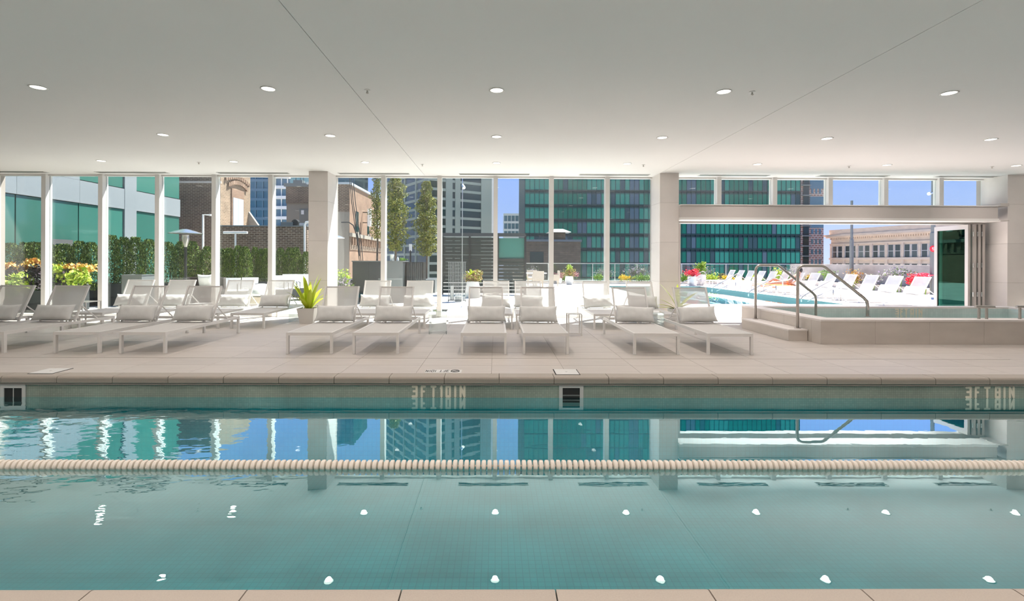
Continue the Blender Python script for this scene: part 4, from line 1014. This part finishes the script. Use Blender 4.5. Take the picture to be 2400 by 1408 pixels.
# left annex: metal panels and glass, running away from the camera
AX = -13.8
an = thing('annex_building', 'annex wing with grey metal panels and green glass at the left of the terrace', 'building', (AX, 0, 0), PI/2)
yp = lambda px: at(px, 612, 1).x and AX/at(px, 612, 1).x
Z1, Z2 = 3.24, 3.99
ys = [12.3, yp(37), yp(116), yp(185), yp(239), yp(290)]
y5, y6, y7 = yp(318), yp(371), yp(421)
bx(12.3, y7, .12, 4, -.5, 9.5).obj('wall_core', M_charc, an)
for i in range(len(ys)-1):
    a, b = ys[i], ys[i+1]
    bx(a+.02, b-.02, .02, .10, .05, Z1-.02).obj('glass_pane', M_bglass, an)
    bx(a+.004, b-.004, -.02, .12, Z1, Z2-.004).obj('metal_panel', M_panel, an)
    if b < yp(200): bx(a+.004, b-.004, -.02, .12, Z2, Z2+.62).obj('metal_panel', M_panel, an)
    bx(a+.02, b-.02, .02, .10, (Z2+.65 if b < yp(200) else Z2+.03), 6.6).obj('glass_pane', M_bglass, an)
    bx(a+.004, b-.004, -.02, .12, 6.62, 7.4).obj('metal_panel', M_panel, an)
    bx(a+.02, b-.02, .02, .10, 7.42, 9.4).obj('glass_pane', M_bglass, an)
bx(ys[-1]+.004, y5-.004, -.03, .12, 0, 9.4).obj('metal_panel', M_panel, an)
for a, b in ((y5, y6), (y6, y7)):
    bx(a+.02, b-.02, .02, .10, .05, Z1-.02).obj('glass_pane', M_bglass, an); bx(a+.004, b-.004, -.02, .12, Z1, Z2-.004).obj('metal_panel', M_panel, an)
    bx(a+.02, b-.02, .02, .10, Z2+.03, 6.6).obj('glass_pane', M_bglass, an); bx(a+.004, b-.004, -.02, .12, 6.62, 7.4).obj('metal_panel', M_panel, an); bx(a+.02, b-.02, .02, .10, 7.42, 9.4).obj('glass_pane', M_bglass, an)
dr = bx(yp(120), yp(128), -.04, .02, 0, 2.0).box(yp(128), yp(162), -.04, .02, 1.86, 2.0).box(yp(162), yp(168), -.04, .02, 0, 2.0).obj('door_frame', M_sbl, an)

# dark brick building and lit facade with arched door behind the low wall
b1 = bld('brick_building', 'dark brick building with sunlit side wall and an arched doorway, behind the left terrace', 421, 24, 0)
p0 = b1.location.x; p1 = at(516, 612, 24).x-p0; yl = 26.9
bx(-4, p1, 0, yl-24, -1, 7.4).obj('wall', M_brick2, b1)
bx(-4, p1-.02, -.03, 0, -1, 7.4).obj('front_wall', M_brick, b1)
bx(-4, p1+.05, -.06, 0, 5.1, 5.2).obj('string_course', M_conc, b1)
bx(p1, p1+.05, .95, 2.15, 2.0, 5.0).obj('door_surround', M_brick3, b1)
for (a, b) in ((1.05, 1.54), (1.56, 2.05)): bx(p1+.05, p1+.07, a, b, 2.0, 4.55).obj('door', mat('pale_blue_door', (.42, .48, .52), .5) if 'pale_blue_door' not in MATS else MATS['pale_blue_door'], b1)
m = MB()
for rr_ in (0, .26):
  for k in range(13):
    a = -1+2*(k+.5)/13; m.box(p1+.02, p1+.09, 1.55+a*(.95+rr_)-.06, 1.55+a*(.95+rr_)+.06, 5.02+rr_+.25*(1-a*a), 5.22+rr_+.25*(1-a*a))
m.obj('arch_bricks', M_brick3, b1, kind='stuff')
m = MB(); a, b = p1, p1+.55
m.add([(a, yl-24.2, 2.3), (a+1.2, yl-24.2, 2.3), (a, yl-24.2, 4.0), (a, yl-24, 2.3), (a+1.2, yl-24, 2.3), (a, yl-24, 4.0)], [(0,1,2),(3,5,4),(0,3,4,1),(1,4,5,2),(2,5,3,0)]); m.obj('gable_wing', M_stucco, b1)
# low brick wall
xa, xb = at(515, 600, 20.5).x, at(719, 600, 20.5).x; zw = at(620, 531, 20.5).z
t = thing('low_brick_wall', 'low dark brown brick wall with thin coping behind the hedges', 'wall', (xa, 20.5, 0))
bx(0, xb-xa, 0, .4, 0, zw).obj('brickwork', M_brick, t); bx(-.03, xb-xa+.03, -.04, .44, zw, zw+.05).obj('coping', M_midg, t)
# pipes
def pipe(pts, r, lab, Y):
    t = thing('white_pipe', lab, 'pipe'); MB().tube([at(a, b, Y) for a, b in pts], r, 8).obj('tube', M_white, t)
    p_ = at(*pts[0], Y); MB().tube([p_, (p_.x, Y, 0)], r, 8).obj('riser', M_white, t)
pipe([(476, 572), (476, 503), (495, 504)], .045, 'white angled pipe against the dark brick wall left of the arched doorway', 22.5)
pipe([(552, 575), (552, 548)], .04, 'white T-shaped pipe stand in front of the low brick wall', 20.3)
MB().tube([at(524, 545, 20.3), at(580, 545, 20.3)], .055, 8).obj('pipe_crossbar', M_white, label='white horizontal pipe lying on the T-shaped stand before the brick wall', cat='pipe')
pipe([(714, 585), (714, 527), (717, 521), (724, 520), (730, 524)], .045, 'white gooseneck pipe at the right end of the low brick wall', 20.3)
t = thing('rooftop_unit', 'round-backed grey air handling unit on top of the low brick wall', 'air conditioner', (at(680, 520, 20.7).x, 20.75, zw+.05)); bx(-.35, .15, -.15, .15, 0, .16).obj('case', M_midg, t); MB().tube([(.22, -.12, .12), (.22, .12, .12)], .15, 14).obj('fan_drum', M_blk, t); bx(.42, .85, -.15, .15, 0, .12).obj('duct', M_sbl, t)
# rear building with door, top left of the column
b2 = bld('utility_building', 'brick-topped utility building with beige wall and grey door left of the left column', 671, 32, 0)
w2 = at(760, 612, 32).x-b2.location.x; z0_, z1_, z2_ = at(690, 515, 32).z, at(690, 476, 32).z, at(690, 438, 32).z
bx(0, w2, 0, 3, 0, z1_).obj('lower_wall', M_stucco, b2); bx(0, w2, -.1, 3, z1_, z2_).obj('brick_upper_wall', M_brick, b2); bx(-.1, w2+.1, -.2, 3.1, z2_, z2_+.22).obj('roof_edge', M_midg, b2)
dx = at(702, 612, 32).x-b2.location.x; bx(dx, dx+.75, -.05, 0, z0_-1, at(700, 489, 32).z).obj('door', M_midg, b2); bx(dx+.12, dx+.30, -.07, -.05, z0_+.35, z0_+.62).obj('notice', M_wcloth, b2)
for (q0, hh) in ((.4, .9), (.7, 1.4), (.9, 1.1)): MB().tube([(q0, .5, z2_+.2), (q0, .5, z2_+.2+hh)], .02, 6).obj('antenna', M_blk, b2)
bx(.3, .9, .3, .8, z2_+.2, z2_+.5).obj('roof_box', M_midg, b2)
# brick building right of the left column
b3 = bld('brick_building', 'sunlit orange brick building with antennas and cables right of the left column', 783, 28.5, 0)
xf = at(819, 612, 28.5).x-b3.location.x; zr = at(819, 432, 28.5).z; D3 = 8.5
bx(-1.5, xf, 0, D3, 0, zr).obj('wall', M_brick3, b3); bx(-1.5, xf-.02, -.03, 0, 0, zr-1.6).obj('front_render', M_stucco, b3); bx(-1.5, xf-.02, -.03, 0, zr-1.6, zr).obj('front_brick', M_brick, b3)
bx(-1.6, xf+.10, -.1, D3+.1, zr, zr+.12).obj('roof_edge', MATS['pale_blue_door'], b3)
zl = 2.75
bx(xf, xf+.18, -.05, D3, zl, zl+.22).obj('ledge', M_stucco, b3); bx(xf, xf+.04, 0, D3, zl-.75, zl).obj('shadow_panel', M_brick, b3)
for i in range(16): bx(xf+.02, xf+.14, .25+.5*i, .42+.5*i, zl-.45, zl).obj('corbel', M_brick3, b3)
for (a, b) in ((1.2, 1.8), (3.9, 4.3)):
    w_ = bx(xf-.02, xf+.02, a, b, 3.1, 4.35).obj('window', M_owin, b3); bx(xf+.02, xf+.08, a-.08, b+.08, 3.0, 3.1).obj('sill', M_stucco, w_)
for (a, zz, hh) in ((2.6, 3.55, 1.1), (4.6, 3.5, .65)):
    w_ = bx(xf+.35, xf+.55, a, a+.28, zz, zz+hh).obj('antenna_panel', M_white, b3); bx(xf+.02, xf+.35, a+.10, a+.16, zz+.2, zz+.25).box(xf+.02, xf+.35, a+.10, a+.16, zz+hh-.25, zz+hh-.2).obj('bracket', M_blk, w_)
for k, o_ in enumerate((0, .12, .28)):
    P = [at(a+o_*30, b, 27.8) for a, b in ((818, 405), (824, 470), (832, 530), (839, 580), (843, 618))]
    P = [p_-b3.location for p_ in P]; MB().tube(P, .022, 6).obj('cable', M_blk, b3)
P = [at(a, b, 27.4) for a, b in ((800, 521), (818, 521), (828, 528), (836, 550), (842, 600))]
P = [p_-b3.location for p_ in P]; MB().tube(P, .035, 6).obj('conduit', M_blk, b3)

# striped office tower
OA = math.radians(34)
ot = bld('office_tower', 'tall office tower with pale concrete bands and dark windows behind the slender trees', 1004, 180, OA)
fh = 3.44; nf = 25; WF, WL_ = 27.5, 44.0
bx(.3, WF-.3, .3, WL_-.3, -8, nf*fh).obj('core', M_office, ot)
wsp = [(0, 7.0), (9.8, 11.0), (13.2, 22.6)]
for i in range(-2, nf):
    z = i*fh
    bx(-.2, WF+.0, -.2, .3, z, z+.95).box(-.2, .3, .3, WL_, z, z+.95).obj('floor_band', M_office, ot)
    for (a, b) in wsp: bx(a, b, .0, .3, z+.95, z+fh).obj('window', M_owin, ot)
    for j in range(4): bx(.0, .3, .6+10.5*j, 9.6+10.5*j, z+.95, z+fh).obj('window', M_owin, ot)
for (a, b) in ((7.0, 9.8), (11.0, 13.2), (22.6, WF)): bx(a, b, -.35, .3, -8, nf*fh).obj('pier', M_office, ot)
for j in range(5): bx(-.35, .3, -.3+10.5*j, .6+10.5*j, -8, nf*fh).obj('pier', M_office, ot)
m = MB()
for i in range(nf+2): m.box(WF+.2, WF+1.2, .4, 1.6, (i-2)*fh+.9, (i-2)*fh+2.6)
bx(WF, WF+1.0, 0, 2.2, -8, nf*fh).obj('service_shaft', mat('white_render', (.75, .73, .70), .7), ot); m.obj('shaft_window', M_owin, ot, kind='stuff')
# green glass tower
gt = bld('glass_tower', 'very wide green glass curtain-wall tower filling the view behind the far balustrade', 1230, 110, 0)
Wg = at(1875, 612, 110).x-gt.location.x; fh = 3.25; cols_ = 58; cwid = Wg/cols_
M_tb = mat('dark_green_metal', (.008, .035, .032), .4)
bx(0, Wg, .2, 30, -34, 62).obj('core', M_tb, gt)
GV = [mat('tower_glass_green', (.012, .155, .10), .10, spec=.25, metal=.0), mat('tower_glass_teal', (.035, .24, .17), .10, spec=.3, metal=.0), mat('tower_glass_blue', (.07, .12, .14), .06, spec=.8, metal=.2), mat('tower_glass_dark', (.01, .05, .05), .1, spec=.8)]
gm = [bx(.04, cwid-.04, 0, .2, .32, fh-.42).mesh('glass_pane', g_) for g_ in GV]
gs = [bx(.04, cwid-.04, 0, .2, fh-.38, fh-.04).mesh('spandrel', g_) for g_ in GV]
rr = random.Random(12); pat = []
while len(pat) < cols_: pat += [rr.choice([0, 0, 1, 1, 2, 1, 0])]*rr.choice([2, 2, 3, 4])
lowv = [MB(), MB(), MB(), MB()]
for fI in range(-10, 19):
    z = fI*fh+.9
    bx(0, Wg, -.06, .2, z-.0, z+.28).obj('floor_band', M_tb, gt)
    for c_ in range(cols_):
        v = pat[c_]
        if rr.random() < (.12 if fI > 1 else .28): v = rr.choice([0, 2, 3, 3])  # stray blue and dark panes put varied reflections into the glass colour
        if 0 <= fI < 5: put('glass_pane', gm[v], gt, (c_*cwid, 0, z))
        else: lowv[v].box(c_*cwid+.04, (c_+1)*cwid-.04, 0, .2, z+.32, z+fh-.05)
for i, L_ in enumerate(lowv): L_.obj('glass_pane', GV[i], gt, kind='stuff')
for c_ in range(cols_+1): bx(c_*cwid-.05, c_*cwid+.05, -.10, .1, -34, 62).obj('mullion', M_tb, gt)
for fI in range(-10, 19): bx(0, Wg, -.05, .03, fI*fh+.9+fh-.62, fI*fh+.9+fh-.54).obj('transom', M_tb, gt)
# brown building with capped chimney
b5 = bld('brown_building', 'brown brick building with a pale pyramid-capped vent in front of the glass tower', 1231, 52, 0)
w5 = at(1361, 612, 52).x-b5.location.x; z5 = at(1290, 566, 52).z
bx(0, w5, 0, 6, -12, z5).obj('wall', M_brick4, b5); bx(-.1, w5+.1, -.1, 6.1, z5, z5+.22).obj('roof_edge', M_midg, b5)
xa, xb = at(1298, 612, 52).x-b5.location.x, at(1328, 612, 52).x-b5.location.x
bx(xa, xb, 1, 2.4, z5, at(1300, 543, 52).z).obj('vent_shaft', M_brick4, b5)
zc0 = at(1300, 543, 52).z; cx_ = (xa+xb)/2
MB().add([(cx_-1.25, .5, zc0), (cx_+1.25, .5, zc0), (cx_+1.25, 2.9, zc0), (cx_-1.25, 2.9, zc0), (cx_-.5, 1.4, zc0+.38), (cx_+.5, 1.4, zc0+.38), (cx_+.5, 2, zc0+.38), (cx_-.5, 2, zc0+.38)], [(0,3,2,1),(4,5,6,7),(0,1,5,4),(1,2,6,5),(2,3,7,6),(3,0,4,7)]).obj('vent_cap', MATS['white_render'], b5)
xw0, xw1 = at(1242, 612, 52).x-b5.location.x, at(1274, 612, 52).x-b5.location.x; bx(xw0, xw1, -.03, 0, at(0+1250, 615, 52).z, at(1250, 590, 52).z).obj('window', M_owin, b5)
# small far block and blue tower
def banded(name, lab, pa, pb, pytop, Y, fh, m1, m2, step=None, zbot=-15, balc=False, cw_=None):
    b = bld(name, lab, pa, Y, 0); W = at(pb, 612, Y).x-b.location.x; zt_ = at(pa, pytop, Y).z
    bx(0, W, .2, 18, zbot, zt_).obj('core', m2, b)
    i = 0
    while zt_-i*fh > zbot:
        z = zt_-i*fh
        if z > -2 or i == 0: bx(-.1, W+.1, -.1 if not balc else -.8, .2, z-fh*.28, z).obj('floor_band', m1, b)
        i += 1
    if cw_:
        k = 0
        while k*cw_ < W: bx(k*cw_, k*cw_+cw_*.14, -.05, .2, zbot, zt_).obj('mullion', m1, b); k += 1
    return b
M_fb = mat('blue_grey_glass', (.10, .19, .24), .15, spec=.8, metal=.3)
banded('distant_block', 'small distant grey banded apartment block in the gap beside the glass tower', 1180, 1240, 500, 210, 3.3, mat('pale_concrete', (.42, .45, .47), .8), M_fb, cw_=1.6)
banded('blue_tower', 'distant blue glass tower above the low brick wall', 580, 628, 330, 150, 2.9, M_fb, mat('deep_blue_glass', (.03, .13, .18), .1, spec=.9, metal=.3), cw_=2.2)
banded('white_grid_tower', 'pale gridded apartment tower beside the left column', 644, 679, 340, 140, 2.9, MATS['white_render'], M_fb, balc=True, cw_=1.7)
banded('blue_tower', 'distant bluish tower glimpsed right of the orange brick building', 775, 830, 200, 170, 3.2, M_fb, MATS['deep_blue_glass'], cw_=2.4)
# red brick high-rise with balconies
b6 = bld('brick_high_rise', 'narrow red brick high-rise with a strip of dark balconies right of the glass tower', 1876, 150, 0)
W6 = at(1931, 612, 150).x-b6.location.x
bx(0, W6, .2, 14, -20, 40).obj('wall', brickmat('red_brick_far', (.34, .16, .12), (.26, .15, .14), (.5, .46, .42), 1.0, .62, .10, 'XZ'), b6)
bx(.9, 2.6, .0, .2, -20, 40).obj('balcony_recess', M_owin, b6)
for i in range(-3, 13): bx(.3, 2.8, -.9, .0, i*3.1, i*3.1+.35).obj('balcony', M_midg, b6)
for i in range(-2, 13):
    for x_ in (3.4, 4.6, 5.8): bx(x_, x_+.6, .12, .2, i*3.1+.8, i*3.1+2.3).obj('window', M_fb, b6)
for z_ in (12, 18, 24, 30): bx(2.9, W6-.1, .05, .2, z_, z_+3.5).obj('glazed_bay', M_fb, b6)
# classical limestone building
pa = at(1945, 612, 150); pb_ = at(2200, 612, 120)
ang = math.atan2(pb_.y-pa.y, pb_.x-pa.x)
b7 = thing('limestone_building', 'cream limestone classical building with dentil cornice and paired sash windows beyond the parapet', 'building', (pa.x, pa.y, 0), ang)
Lb = (pb_-pa).length*1.45
zt_ = at(1950, 548, 149).z
bx(0, Lb, .4, 20, -14, zt_).obj('wall', M_limest, b7)
bx(-1.3, Lb, -1.1, 20, zt_-.9, zt_-.3).box(-.9, Lb, -.7, 20, zt_-1.3, zt_-.9).box(-.3, Lb, 0, 20, zt_-.3, zt_+1.2).obj('cornice', M_limest, b7)
nd = int(Lb/.62)
dm = bx(0, .32, -.65, 0, -.5, 0).mesh('dentil', M_limest)
for i in range(nd): put('dentil', dm, b7, (.2+.62*i, .4, zt_-1.3))
bx(-.2, Lb, .1, .4, zt_-3.4, zt_-3.0).obj('string_course', M_limest, b7); bx(-.3, Lb, -.1, .4, zt_-7.9, zt_-7.3).obj('sill_course', M_limest, b7); bx(-.2, Lb, .1, .4, zt_-13.6, zt_-13).obj('sill_course', M_limest, b7)
nb = int(Lb/4.3)
M_sash = mat('sash_glass', (.10, .12, .12), .15, rnd=.5, spec=.7)
for i in range(nb):
    x_ = .7+4.3*i
    bx(x_-.75, x_-.15, .05, .4, zt_-13, zt_-3.4).obj('pilaster', M_limest, b7)
    for r_, (za, zb2) in enumerate(((zt_-7.2, zt_-3.9), (zt_-12.6, zt_-9.0))):
        for dx_ in (0, 1.85):
            w_ = bx(x_+dx_, x_+dx_+1.35, .34, .42, za, zb2).obj('window', M_sash, b7)
            bx(x_+dx_, x_+dx_+1.35, .28, .34, (za+zb2)/2-.06, (za+zb2)/2+.06).box(x_+dx_-.08, x_+dx_, .25, .40, za, zb2).box(x_+dx_+1.35, x_+dx_+1.43, .25, .40, za, zb2).obj('sash_frame', M_wcloth, w_)
# street level far below so the horizon is closed
struct('city_ground', bx(-500, 600, 34.2, 900, -40.5, -40), M_conc)
